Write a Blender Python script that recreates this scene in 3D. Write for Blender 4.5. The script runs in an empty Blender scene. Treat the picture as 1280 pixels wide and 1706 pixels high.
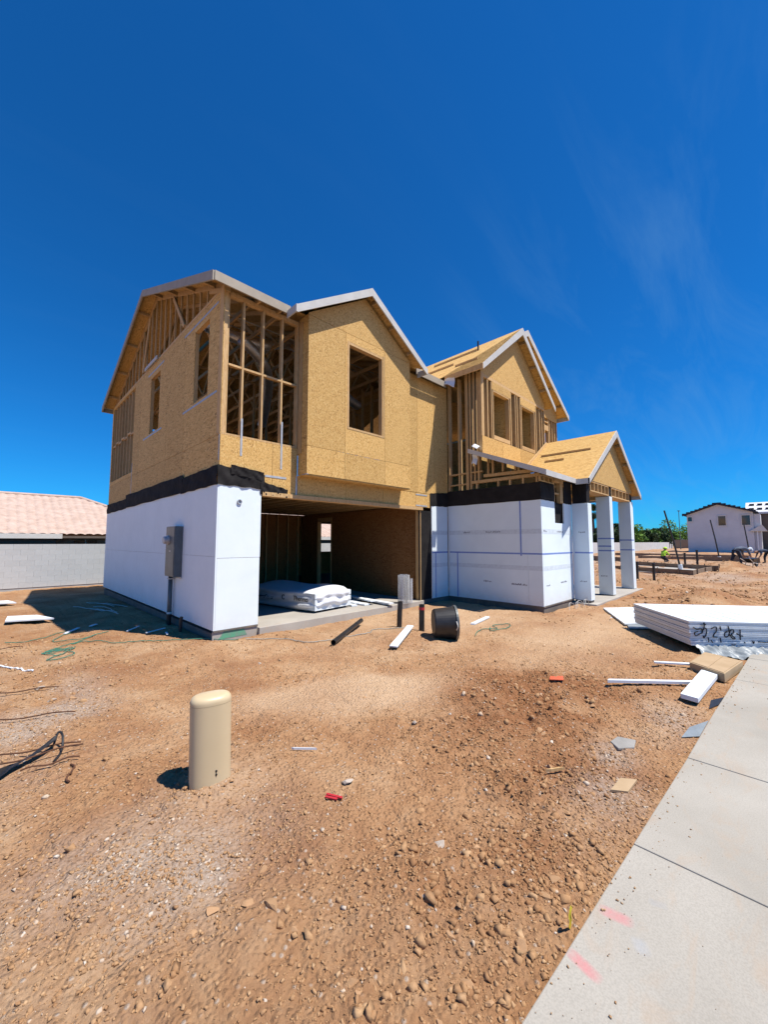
import bpy, bmesh, math, random
import numpy as np
from mathutils import Vector, Matrix

random.seed(7)
RNG = np.random.default_rng(7)
R = math.radians
scene = bpy.context.scene
COL = scene.collection

# ------------------------------------------------------------------ camera
CAM = Vector((-2.7296, -6.8690, 1.70))
cam_d = bpy.data.cameras.new('camera')
cam = bpy.data.objects.new('camera', cam_d)
COL.objects.link(cam)
cam_d.sensor_fit = 'VERTICAL'
cam_d.sensor_height = 36.0
cam_d.sensor_width = 36.0
cam_d.lens = 36.0 * 650.0 / 1706.0
cam_d.clip_start = 0.05
cam_d.clip_end = 4000
cam.location = CAM
_p = math.atan(50 / 650.0)
cam.rotation_euler = (math.pi / 2 + _p, 0, -math.pi / 4)
scene.camera = cam

# ------------------------------------------------------------------ light
SUN_TRAVEL = Vector((-0.21, 0.44, -1.0)).normalized()
SUN_EL = math.asin(-SUN_TRAVEL.z)
SUN_AZ = math.atan2(-SUN_TRAVEL.x, -SUN_TRAVEL.y)
world = bpy.data.worlds.new('World')
scene.world = world
world.use_nodes = True
wn, wl = world.node_tree.nodes, world.node_tree.links
wn.clear()
w_out = wn.new('ShaderNodeOutputWorld')
w_bg = wn.new('ShaderNodeBackground')
w_sky = wn.new('ShaderNodeTexSky')
w_sky.sky_type = 'NISHITA'
w_sky.sun_disc = False
w_sky.sun_elevation = SUN_EL
w_sky.sun_rotation = SUN_AZ
w_sky.altitude = 400
w_sky.air_density = 1.0
w_sky.dust_density = 0.0
w_sky.ozone_density = 2.0
w_bg.inputs['Strength'].default_value = 0.072
# thin cirrus: stretched noise laid over the sky dome
w_tc = wn.new('ShaderNodeTexCoord')
w_sep = wn.new('ShaderNodeSeparateXYZ')
wl.new(w_tc.outputs['Generated'], w_sep.inputs[0])
w_add = wn.new('ShaderNodeMath'); w_add.operation = 'ADD'; w_add.inputs[1].default_value = 0.18
wl.new(w_sep.outputs['Z'], w_add.inputs[0])
w_dx = wn.new('ShaderNodeMath'); w_dx.operation = 'DIVIDE'
w_dy = wn.new('ShaderNodeMath'); w_dy.operation = 'DIVIDE'
wl.new(w_sep.outputs['X'], w_dx.inputs[0]); wl.new(w_add.outputs[0], w_dx.inputs[1])
wl.new(w_sep.outputs['Y'], w_dy.inputs[0]); wl.new(w_add.outputs[0], w_dy.inputs[1])
w_cmb = wn.new('ShaderNodeCombineXYZ')
wl.new(w_dx.outputs[0], w_cmb.inputs[0]); wl.new(w_dy.outputs[0], w_cmb.inputs[1])
w_map = wn.new('ShaderNodeMapping'); w_map.vector_type = 'POINT'
w_map.inputs['Rotation'].default_value = (0, 0, R(-38))
w_map.inputs['Scale'].default_value = (0.7, 3.6, 1)
wl.new(w_cmb.outputs[0], w_map.inputs[0])
w_n1 = wn.new('ShaderNodeTexNoise'); w_n1.inputs['Scale'].default_value = 1.6
w_n1.inputs['Detail'].default_value = 7; w_n1.inputs['Roughness'].default_value = 0.62
w_n1.inputs['Distortion'].default_value = 0.7
wl.new(w_map.outputs[0], w_n1.inputs['Vector'])
w_n2 = wn.new('ShaderNodeTexNoise'); w_n2.inputs['Scale'].default_value = 0.9; w_n2.inputs['Detail'].default_value = 2
wl.new(w_cmb.outputs[0], w_n2.inputs['Vector'])
w_r1 = wn.new('ShaderNodeValToRGB'); w_r1.color_ramp.elements[0].position = 0.47; w_r1.color_ramp.elements[1].position = 0.86
w_r2 = wn.new('ShaderNodeValToRGB'); w_r2.color_ramp.elements[0].position = 0.45; w_r2.color_ramp.elements[1].position = 0.72
wl.new(w_n1.outputs['Fac'], w_r1.inputs[0]); wl.new(w_n2.outputs['Fac'], w_r2.inputs[0])
w_m = wn.new('ShaderNodeMath'); w_m.operation = 'MULTIPLY'
wl.new(w_r1.outputs[0], w_m.inputs[0]); wl.new(w_r2.outputs[0], w_m.inputs[1])
w_dot = wn.new('ShaderNodeVectorMath'); w_dot.operation = 'DOT_PRODUCT'      # the cirrus bank stands off to the east
w_dot.inputs[1].default_value = (0.93, 0.10, 0.36)
wl.new(w_tc.outputs['Generated'], w_dot.inputs[0])
w_r3 = wn.new('ShaderNodeValToRGB'); w_r3.color_ramp.elements[0].position = 0.86; w_r3.color_ramp.elements[1].position = 0.985
w_r3.color_ramp.elements[0].color = (0.07, 0.07, 0.07, 1)
wl.new(w_dot.outputs['Value'], w_r3.inputs[0])
w_mm = wn.new('ShaderNodeMath'); w_mm.operation = 'MULTIPLY'
wl.new(w_r1.outputs[0], w_mm.inputs[0]); wl.new(w_r3.outputs[0], w_mm.inputs[1])
w_k = wn.new('ShaderNodeMath'); w_k.operation = 'MULTIPLY'; w_k.inputs[1].default_value = 0.20
wl.new(w_mm.outputs[0], w_k.inputs[0])
w_mix = wn.new('ShaderNodeMix'); w_mix.data_type = 'RGBA'
w_hs = wn.new('ShaderNodeHueSaturation')
w_hs.inputs['Saturation'].default_value = 1.0
w_tint = wn.new('ShaderNodeMix'); w_tint.data_type = 'RGBA'; w_tint.blend_type = 'MULTIPLY'   # the phone's deep cobalt rendering of the sky
w_tint.inputs[0].default_value = 1.0
w_tint.inputs[7].default_value = (0.09, 0.77, 1.48, 1)
wl.new(w_sky.outputs[0], w_tint.inputs[6])
wl.new(w_tint.outputs[2], w_hs.inputs['Color'])
wl.new(w_k.outputs[0], w_mix.inputs[0])
wl.new(w_hs.outputs[0], w_mix.inputs[6])
w_mix.inputs[7].default_value = (2.4, 4.9, 7.4, 1)
wl.new(w_mix.outputs[2], w_bg.inputs['Color'])
wl.new(w_bg.outputs[0], w_out.inputs[0])

sun_d = bpy.data.lights.new('sun', 'SUN')
sun_d.energy = 5.0
sun_d.angle = R(0.53)
sun_d.color = (1.0, 0.95, 0.87)
sun = bpy.data.objects.new('sun', sun_d)
COL.objects.link(sun)
sun.rotation_euler = SUN_TRAVEL.to_track_quat('-Z', 'Y').to_euler()
sun.location = (4, -10, 20)

vs = scene.view_settings
vs.view_transform = 'Standard'
vs.look = 'None'
vs.exposure = 0.38
vs.gamma = 1.0
scene.cycles.use_denoising = True
scene.cycles.max_bounces = 7
scene.cycles.diffuse_bounces = 1
scene.cycles.transparent_max_bounces = 12

# ------------------------------------------------------------------ materials
def mat_base(name, rough=0.8, metal=0.0, spec=0.3):
    m = bpy.data.materials.new(name)
    m.use_nodes = True
    nt = m.node_tree
    b = nt.nodes['Principled BSDF']
    b.inputs['Roughness'].default_value = rough
    b.inputs['Metallic'].default_value = metal
    b.inputs['Specular IOR Level'].default_value = spec
    return m, nt, b

def N(nt, typ, **kw):
    n = nt.nodes.new(typ)
    for k, v in kw.items():
        if k in n.inputs:
            n.inputs[k].default_value = v
        else:
            setattr(n, k, v)
    return n

def ramp(nt, src, stops):
    r = nt.nodes.new('ShaderNodeValToRGB')
    els = r.color_ramp.elements
    while len(els) < len(stops):
        els.new(0.5)
    for e, (p, c) in zip(els, stops):
        e.position = p
        e.color = (c[0], c[1], c[2], 1) if not isinstance(c, (int, float)) else (c, c, c, 1)
    nt.links.new(src, r.inputs[0])
    return r.outputs[0]

def mixc(nt, fac, a, b, mode='MIX'):
    m = nt.nodes.new('ShaderNodeMix'); m.data_type = 'RGBA'; m.blend_type = mode
    for i, v in ((0, fac), (6, a), (7, b)):
        if hasattr(v, 'is_linked') or hasattr(v, 'links'):
            nt.links.new(v, m.inputs[i])
        else:
            m.inputs[i].default_value = v if i == 0 else (v[0], v[1], v[2], 1)
    return m.outputs[2]

def coords(nt, scale=(1, 1, 1), rot=(0, 0, 0), kind='Object'):
    tc = nt.nodes.new('ShaderNodeTexCoord')
    mp = nt.nodes.new('ShaderNodeMapping')
    mp.inputs['Scale'].default_value = scale
    mp.inputs['Rotation'].default_value = rot
    nt.links.new(tc.outputs[kind], mp.inputs[0])
    return mp.outputs[0]

def bump(nt, bsdf, height, strength=0.3, dist=0.01):
    b = nt.nodes.new('ShaderNodeBump')
    b.inputs['Strength'].default_value = strength
    b.inputs['Distance'].default_value = dist
    nt.links.new(height, b.inputs['Height'])
    nt.links.new(b.outputs[0], bsdf.inputs['Normal'])

def noise(nt, vec, scale, detail=4, rough=0.55, dist=0.0):
    n = nt.nodes.new('ShaderNodeTexNoise')
    n.inputs['Scale'].default_value = scale
    n.inputs['Detail'].default_value = detail
    n.inputs['Roughness'].default_value = rough
    n.inputs['Distortion'].default_value = dist
    if vec is not None:
        nt.links.new(vec, n.inputs['Vector'])
    return n.outputs['Fac']

def mk_noise(name, stops, scale=6, detail=5, rough=0.8, spec=0.3, metal=0.0, bumps=0.0, bscale=60, bdist=0.01,
             stretch=(1, 1, 1), dist=0.0, rnd=0.0):
    m, nt, b = mat_base(name, rough, metal, spec)
    v = coords(nt, stretch)
    f = noise(nt, v, scale, detail, 0.6, dist)
    c = ramp(nt, f, stops)
    if rnd:
        oi = nt.nodes.new('ShaderNodeObjectInfo')
        hs = nt.nodes.new('ShaderNodeHueSaturation')
        mr = nt.nodes.new('ShaderNodeMapRange')
        mr.inputs['To Min'].default_value = 1 - rnd
        mr.inputs['To Max'].default_value = 1 + rnd
        nt.links.new(oi.outputs['Random'], mr.inputs[0])
        nt.links.new(mr.outputs[0], hs.inputs['Value'])
        nt.links.new(c, hs.inputs['Color'])
        c = hs.outputs[0]
    nt.links.new(c, b.inputs['Base Color'])
    if bumps:
        f2 = noise(nt, coords(nt), bscale, 4)
        bump(nt, b, f2, bumps, bdist)
    return m

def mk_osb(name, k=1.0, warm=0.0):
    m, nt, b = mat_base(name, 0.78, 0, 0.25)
    g = 1.0 - warm
    outs = []
    for rot, off in (((0.5, 0.5, 0.35), 0), ((-0.6, 0.4, -0.7), 7), ((0.9, -0.8, 1.3), 13)):
        tc = nt.nodes.new('ShaderNodeTexCoord')
        dn = nt.nodes.new('ShaderNodeTexNoise'); dn.inputs['Scale'].default_value = 3.0; dn.inputs['Detail'].default_value = 1
        nt.links.new(tc.outputs['Object'], dn.inputs['Vector'])
        va = nt.nodes.new('ShaderNodeVectorMath'); va.operation = 'MULTIPLY_ADD'
        nt.links.new(dn.outputs['Color'], va.inputs[0]); va.inputs[1].default_value = (0.12, 0.12, 0.12)
        nt.links.new(tc.outputs['Object'], va.inputs[2])
        mp = nt.nodes.new('ShaderNodeMapping')
        mp.inputs['Rotation'].default_value = rot
        mp.inputs['Scale'].default_value = (40, 11, 40)
        mp.inputs['Location'].default_value = (off, off, off)
        nt.links.new(va.outputs[0], mp.inputs[0])
        vo = nt.nodes.new('ShaderNodeTexVoronoi')
        vo.inputs['Scale'].default_value = 1.0
        nt.links.new(mp.outputs[0], vo.inputs['Vector'])
        sp = nt.nodes.new('ShaderNodeSeparateColor')
        nt.links.new(vo.outputs['Color'], sp.inputs[0])
        outs.append((sp.outputs[0], sp.outputs[1]))
    msk = ramp(nt, outs[2][1], [(0.44, 0.0), (0.46, 1.0)])
    v = mixc(nt, msk, outs[0][0], outs[1][0])
    msk2 = ramp(nt, outs[0][1], [(0.66, 0.0), (0.68, 1.0)])
    v = mixc(nt, msk2, v, outs[2][0])
    big = noise(nt, coords(nt), 1.3, 3)
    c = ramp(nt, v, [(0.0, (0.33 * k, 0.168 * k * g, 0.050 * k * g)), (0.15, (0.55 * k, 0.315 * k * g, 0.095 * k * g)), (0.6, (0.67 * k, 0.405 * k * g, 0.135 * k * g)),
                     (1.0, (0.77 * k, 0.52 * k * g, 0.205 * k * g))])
    c = mixc(nt, ramp(nt, big, [(0.3, 0.0), (0.75, 0.55)]), c, (0.67 * k, 0.41 * k * g, 0.142 * k * g))
    oi = nt.nodes.new('ShaderNodeObjectInfo')
    hs = nt.nodes.new('ShaderNodeHueSaturation')
    mr = nt.nodes.new('ShaderNodeMapRange'); mr.inputs['To Min'].default_value = 0.89; mr.inputs['To Max'].default_value = 1.06
    nt.links.new(oi.outputs['Random'], mr.inputs[0]); nt.links.new(mr.outputs[0], hs.inputs['Value'])
    nt.links.new(c, hs.inputs['Color'])
    nt.links.new(hs.outputs[0], b.inputs['Base Color'])
    bump(nt, b, v, 0.18, 0.004)
    return m

def mk_plain(name, col, rough=0.6, metal=0.0, spec=0.3, var=0.10, scale=5, bumps=0.0, bscale=40, bdist=0.005):
    a = tuple(x * (1 - var) for x in col); c = tuple(min(1, x * (1 + var)) for x in col)
    return mk_noise(name, [(0.3, a), (0.7, c)], scale, 5, rough, spec, metal, bumps, bscale, bdist)

M = {}
M['osb'] = mk_osb('oriented_strand_board')
M['lumber'] = mk_noise('pine_lumber', [(0.25, (0.47, 0.27, 0.105)), (0.5, (0.60, 0.385, 0.175)), (0.8, (0.70, 0.48, 0.25))], 5, 6, 0.75, 0.25,
                       stretch=(6, 6, 1.2), dist=0.8, rnd=0.13, bumps=0.15, bscale=90, bdist=0.002)
M['fascia_tan'] = mk_noise('tan_primed_fascia', [(0.25, (0.34, 0.29, 0.22)), (0.75, (0.43, 0.37, 0.29))], 4, 6, 0.65, 0.3, bumps=0.1)
M['fascia'] = mk_noise('primed_fascia', [(0.25, (0.50, 0.48, 0.44)), (0.75, (0.62, 0.60, 0.56))], 4, 6, 0.6, 0.3, bumps=0.1)
def mk_foam():
    m, nt, b = mat_base('white_foam_board', 0.62, 0, 0.3)
    v = coords(nt)
    c = ramp(nt, noise(nt, v, 1.6, 6, 0.6, 0.4), [(0.28, (0.77, 0.85, 0.87)), (0.6, (0.82, 0.90, 0.92)), (0.85, (0.85, 0.92, 0.93))])
    sc = ramp(nt, noise(nt, coords(nt, (3, 3, 26)), 2.2, 5, 0.7), [(0.62, 0.0), (0.8, 0.35)])
    c = mixc(nt, sc, c, (0.66, 0.64, 0.62))
    gr = nt.nodes.new('ShaderNodeSeparateXYZ')
    nt.links.new(v, gr.inputs[0])
    dirt = ramp(nt, gr.outputs[2], [(0.0, 1.0), (0.5, 0.0)])
    dm = mixc(nt, 1.0, dirt, ramp(nt, noise(nt, v, 9, 6, 0.7), [(0.35, 0.0), (0.8, 0.5)]), 'MULTIPLY')
    c = mixc(nt, dm, c, (0.62, 0.50, 0.38))
    nt.links.new(c, b.inputs['Base Color'])
    bump(nt, b, noise(nt, v, 1.1, 3), 0.35, 0.03)
    return m
M['foam'] = mk_foam()
M['foam_scrap'] = mk_plain('white_foam_scrap', (0.74, 0.775, 0.80), 0.6, var=0.06, bumps=0.15)
M['print_grey'] = mk_plain('grey_ink_print', (0.22, 0.22, 0.25), 0.7, var=0.3, scale=60)
M['print_band'] = mk_plain('pale_grey_print_band', (0.69, 0.755, 0.78), 0.7, var=0.10, scale=12)
M['print_blue'] = mk_plain('pale_blue_print', (0.44, 0.55, 0.70), 0.7, var=0.12, scale=30)
M['tape'] = mk_plain('blue_line_tape', (0.22, 0.31, 0.62), 0.6, var=0.15, scale=20)
M['paper'] = mk_noise('black_building_paper', [(0.3, (0.014, 0.013, 0.013)), (0.7, (0.030, 0.027, 0.026))], 3, 6, 0.85, 0.12, bumps=0.45, bscale=4.5, bdist=0.04)
M['metal'] = mk_noise('galvanised_steel', [(0.3, (0.42, 0.43, 0.44)), (0.7, (0.58, 0.59, 0.60))], 14, 4, 0.5, 0.4, 0.3)
M['panel_grey'] = mk_noise('grey_painted_steel', [(0.3, (0.11, 0.12, 0.117)), (0.7, (0.155, 0.165, 0.16))], 5, 4, 0.42, 0.5, 0.25)
M['black'] = mk_plain('black_plastic', (0.022, 0.021, 0.021), 0.42, spec=0.45, var=0.3, scale=8)
M['dark_hole'] = mk_plain('dark_interior_surface', (0.03, 0.025, 0.02), 0.9, var=0.2)
M['int_osb'] = mk_osb('shade_darkened_osb', 0.42, 0.26)  # strand board copy, darkened and reddened so interior shade sits in its colour
M['duct'] = mk_noise('silver_duct_foil', [(0.3, (0.6, 0.61, 0.63)), (0.7, (0.8, 0.81, 0.83))], 9, 4, 0.3, 0.5, 0.8, bumps=0.6, bscale=30, bdist=0.02)
def mk_concrete(name, a, b_, spots=True):
    m, nt, b = mat_base(name, 0.86, 0, 0.25)
    v = coords(nt)
    c = ramp(nt, noise(nt, v, 1.1, 6, 0.6, 0.3), [(0.28, a), (0.72, b_)])
    f = noise(nt, v, 140, 2)
    c = mixc(nt, ramp(nt, f, [(0.35, 0.35), (0.6, 0.0)]), c, tuple(x * 0.72 for x in a))
    st = ramp(nt, noise(nt, coords(nt, (1, 2.5, 1)), 2.3, 7, 0.65, 1.2), [(0.52, 0.0), (0.78, 0.55)])
    c = mixc(nt, st, c, (0.42, 0.30, 0.20))
    nt.links.new(c, b.inputs['Base Color'])
    bump(nt, b, noise(nt, coords(nt, (1, 7, 1)), 60, 6, 0.7), 0.22, 0.004)
    return m, nt, b, c
M['concrete'] = mk_concrete('grey_concrete', (0.36, 0.33, 0.29), (0.50, 0.46, 0.40))[0]
M['stem'] = mk_concrete('dark_damp_concrete', (0.13, 0.115, 0.10), (0.22, 0.19, 0.165))[0]
def mk_sidewalk():
    m, nt, b, c = mk_concrete('sidewalk_concrete', (0.345, 0.315, 0.265), (0.45, 0.415, 0.355))
    def mark(c, p, q, w, col, amt):
        # faded spray stroke between two points of the slab (object space = world metres)
        p = Vector((p[0], p[1], 0)); q = Vector((q[0], q[1], 0)); d = q - p; L = d.length; a = math.atan2(d.y, d.x)
        tc = nt.nodes.new('ShaderNodeTexCoord')
        mp = nt.nodes.new('ShaderNodeMapping'); mp.vector_type = 'TEXTURE'
        mid = (p + q) / 2
        mp.inputs['Location'].default_value = (mid.x, mid.y, 0)
        mp.inputs['Rotation'].default_value = (0, 0, a)
        mp.inputs['Scale'].default_value = (L / 2, w / 2, 1000)
        nt.links.new(tc.outputs['Object'], mp.inputs[0])
        pw = nt.nodes.new('ShaderNodeVectorMath'); pw.operation = 'MULTIPLY'
        nt.links.new(mp.outputs[0], pw.inputs[0]); nt.links.new(mp.outputs[0], pw.inputs[1])
        ln = nt.nodes.new('ShaderNodeVectorMath'); ln.operation = 'LENGTH'
        nt.links.new(pw.outputs[0], ln.inputs[0])
        f = ramp(nt, ln.outputs['Value'], [(0.1, amt), (0.9, 0.0)])
        f = mixc(nt, 1.0, f, ramp(nt, noise(nt, coords(nt), 30, 5), [(0.3, 0.55), (0.6, 1.0)]), 'MULTIPLY')
        return mixc(nt, f, c, col)
    c = mark(c, (-0.70, -6.205), (-0.67, -6.355), 0.075, (0.58, 0.19, 0.20), 0.60)
    c = mark(c, (-0.985, -6.175), (-1.02, -6.325), 0.065, (0.58, 0.18, 0.19), 0.66)
    c = mark(c, (-0.50, -6.36), (-0.47, -6.44), 0.05, (0.30, 0.31, 0.32), 0.45)
    c = mark(c, (-0.78, -6.36), (-0.74, -6.42), 0.09, (0.36, 0.39, 0.43), 0.4)
    nt.links.new(c, b.inputs['Base Color'])
    return m
M['sidewalk'] = mk_sidewalk()
M['wall_block'] = mk_noise('painted_block_wall', [(0.3, (0.50, 0.505, 0.50)), (0.7, (0.60, 0.605, 0.60))], 2, 5, 0.85, 0.2, bumps=0.3, bscale=50, rnd=0.03)
M['mortar'] = mk_plain('block_joint_mortar', (0.42, 0.42, 0.41), 0.9)
M['stucco'] = mk_noise('pale_stucco', [(0.3, (0.60, 0.60, 0.61)), (0.7, (0.68, 0.68, 0.69))], 0.8, 5, 0.9, 0.2, bumps=0.3, bscale=20)
M['stucco_tan'] = mk_noise('tan_stucco', [(0.3, (0.30, 0.24, 0.18)), (0.7, (0.36, 0.29, 0.22))], 0.8, 5, 0.9, 0.2)
M['stucco_brown'] = mk_plain('brown_stucco', (0.16, 0.125, 0.10), 0.9)
M['lath'] = mk_plain('zinc_wire', (0.62, 0.63, 0.64), 0.5, metal=0.2)
M['glass'] = mk_plain('dark_window_glass', (0.03, 0.035, 0.045), 0.08, spec=0.8, var=0.1)
M['tile'] = mk_noise('pink_clay_tile', [(0.25, (0.40, 0.28, 0.22)), (0.5, (0.50, 0.37, 0.30)), (0.8, (0.58, 0.46, 0.39))], 3.1, 6, 0.8, 0.25, dist=0.4)
M['tile_dark'] = mk_plain('dark_roof_tile', (0.045, 0.045, 0.055), 0.7, var=0.3)
M['trim'] = mk_plain('pale_trim_paint', (0.68, 0.65, 0.60), 0.6, var=0.06)
M['pedestal'] = mk_noise('tan_moulded_plastic', [(0.3, (0.58, 0.45, 0.27)), (0.7, (0.62, 0.485, 0.30))], 2.2, 4, 0.38, 0.45, bumps=0.05, bscale=150, bdist=0.001)
M['wrap'] = mk_noise('white_plastic_wrap', [(0.3, (0.74, 0.75, 0.77)), (0.7, (0.84, 0.845, 0.86))], 3, 5, 0.4, 0.45, bumps=0.5, bscale=7, bdist=0.03)
M['ink'] = mk_plain('black_marker_ink', (0.02, 0.02, 0.025), 0.7, var=0.2)
M['red'] = mk_plain('red_plastic', (0.45, 0.03, 0.04), 0.5)
M['orange'] = mk_plain('orange_plastic', (0.60, 0.12, 0.05), 0.5)
M['yellow'] = mk_plain('yellow_plastic', (0.75, 0.58, 0.05), 0.5)
M['card'] = mk_noise('brown_cardboard', [(0.3, (0.40, 0.28, 0.16)), (0.7, (0.50, 0.36, 0.22))], 3, 5, 0.85, 0.2)
M['rust'] = mk_noise('rusty_rebar', [(0.3, (0.07, 0.035, 0.022)), (0.7, (0.15, 0.07, 0.04))], 30, 4, 0.85, 0.2)
M['green_string'] = mk_plain('green_string', (0.06, 0.20, 0.14), 0.8)
M['grey_string'] = mk_plain('grey_wire', (0.30, 0.31, 0.28), 0.6)
M['green_paint'] = mk_noise('green_spray_paint', [(0.35, (0.20, 0.28, 0.22)), (0.6, (0.12, 0.36, 0.22))], 9, 5, 0.85, 0.2)
M['plank'] = mk_noise('weathered_form_plank', [(0.3, (0.17, 0.12, 0.085)), (0.7, (0.30, 0.22, 0.15))], 4, 6, 0.85, 0.2, stretch=(1, 1, 6))
M['lime'] = mk_plain('lime_safety_cloth', (0.45, 0.75, 0.05), 0.8)
M['navy'] = mk_plain('dark_blue_cloth', (0.05, 0.065, 0.10), 0.85, var=0.3)
M['greycloth'] = mk_plain('blue_grey_cloth', (0.12, 0.14, 0.18), 0.85, var=0.3)
M['denim'] = mk_plain('dark_trouser_cloth', (0.025, 0.03, 0.045), 0.85, var=0.3)
M['skin'] = mk_plain('skin', (0.36, 0.20, 0.13), 0.6)
M['bark'] = mk_plain('grey_brown_bark', (0.12, 0.085, 0.06), 0.9, var=0.3)
M['ridge_far'] = mk_plain('hazy_far_ridge', (0.16, 0.20, 0.24), 0.95, var=0.1, scale=0.02)
def mk_leaf(name, a, b_):
    m, nt, b = mat_base(name, 0.7, 0, 0.2)
    at = nt.nodes.new('ShaderNodeAttribute'); at.attribute_name = 'tone'
    nt.links.new(ramp(nt, at.outputs['Fac'], [(0.0, a), (1.0, b_)]), b.inputs['Base Color'])
    b.inputs['Subsurface Weight'].default_value = 0.0
    return m
M['leaf'] = mk_leaf('green_leaves', (0.045, 0.095, 0.022), (0.13, 0.24, 0.045))
M['leaf_bright'] = mk_leaf('bright_green_leaves', (0.08, 0.17, 0.03), (0.20, 0.36, 0.055))
M['leaf_dark'] = mk_leaf('dark_green_leaves', (0.018, 0.035, 0.014), (0.05, 0.085, 0.028))

def mk_ground():
    m, nt, b = mat_base('red_brown_dirt', 0.95, 0, 0.12)
    v = coords(nt)
    at = nt.nodes.new('ShaderNodeAttribute'); at.attribute_name = 'soil'
    sp = nt.nodes.new('ShaderNodeSeparateColor')
    nt.links.new(at.outputs['Color'], sp.inputs[0])
    n1 = noise(nt, v, 0.9, 8, 0.62, 0.3)
    c = ramp(nt, n1, [(0.36, (0.32, 0.155, 0.072)), (0.5, (0.42, 0.232, 0.115)), (0.64, (0.51, 0.325, 0.185))])
    n2 = noise(nt, v, 14, 8, 0.72)
    c = mixc(nt, ramp(nt, n2, [(0.3, 0.55), (0.52, 0.0)]), c, (0.27, 0.135, 0.066))
    c = mixc(nt, ramp(nt, n2, [(0.55, 0.0), (0.8, 0.5)]), c, (0.57, 0.40, 0.25))
    c = mixc(nt, sp.outputs[0], c, mixc(nt, ramp(nt, n2, [(0.3, 0.0), (0.7, 1.0)]), (0.52, 0.34, 0.20), (0.60, 0.42, 0.265)))
    c = mixc(nt, sp.outputs[1], c, mixc(nt, ramp(nt, n2, [(0.3, 0.0), (0.7, 1.0)]), (0.23, 0.098, 0.042), (0.35, 0.17, 0.08)))
    c = mixc(nt, sp.outputs[2], c, mixc(nt, ramp(nt, noise(nt, v, 45, 6, 0.7), [(0.35, 0.0), (0.65, 1.0)]), (0.32, 0.24, 0.175), (0.56, 0.49, 0.42)))
    vo = nt.nodes.new('ShaderNodeTexVoronoi'); vo.inputs['Scale'].default_value = 38
    nt.links.new(v, vo.inputs['Vector'])
    sv = nt.nodes.new('ShaderNodeSeparateColor'); nt.links.new(vo.outputs['Color'], sv.inputs[0])
    peb = mixc(nt, 1.0, ramp(nt, sv.outputs[0], [(0.86, 0.0), (0.9, 1.0)]), ramp(nt, vo.outputs['Distance'], [(0.25, 0.8), (0.42, 0.0)]), 'MULTIPLY')
    c = mixc(nt, peb, c, (0.52, 0.42, 0.33))
    nt.links.new(c, b.inputs['Base Color'])
    h = noise(nt, v, 55, 8, 0.75)
    h2 = mixc(nt, 0.5, h, ramp(nt, vo.outputs['Distance'], [(0.0, 1.0), (0.6, 0.0)]))
    bump(nt, b, h2, 0.9, 0.035)
    return m
M['ground'] = mk_ground()
def mk_clod(name, stops):
    m, nt, b = mat_base(name, 0.95, 0, 0.12)
    at = nt.nodes.new('ShaderNodeAttribute'); at.attribute_name = 'tone'
    c = ramp(nt, at.outputs['Fac'], stops)
    n = noise(nt, coords(nt), 60, 5)
    c = mixc(nt, ramp(nt, n, [(0.3, 0.3), (0.6, 0.0)]), c, (0.20, 0.10, 0.05))
    nt.links.new(c, b.inputs['Base Color'])
    bump(nt, b, n, 0.5, 0.006)
    return m
M['clod'] = mk_clod('dirt_clod', [(0.0, (0.30, 0.155, 0.072)), (0.5, (0.43, 0.255, 0.13)), (0.82, (0.52, 0.34, 0.19)), (0.9, (0.54, 0.41, 0.29)), (1.0, (0.62, 0.54, 0.45))])
M['stone'] = mk_noise('tan_field_stone', [(0.3, (0.36, 0.21, 0.11)), (0.7, (0.50, 0.32, 0.185))], 9, 6, 0.92, 0.15, bumps=0.5, bscale=50, rnd=0.15)
M['stone_grey'] = mk_noise('pale_grey_stone', [(0.3, (0.38, 0.31, 0.25)), (0.7, (0.52, 0.445, 0.37))], 9, 6, 0.9, 0.15, bumps=0.4, bscale=50, rnd=0.12)

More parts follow.
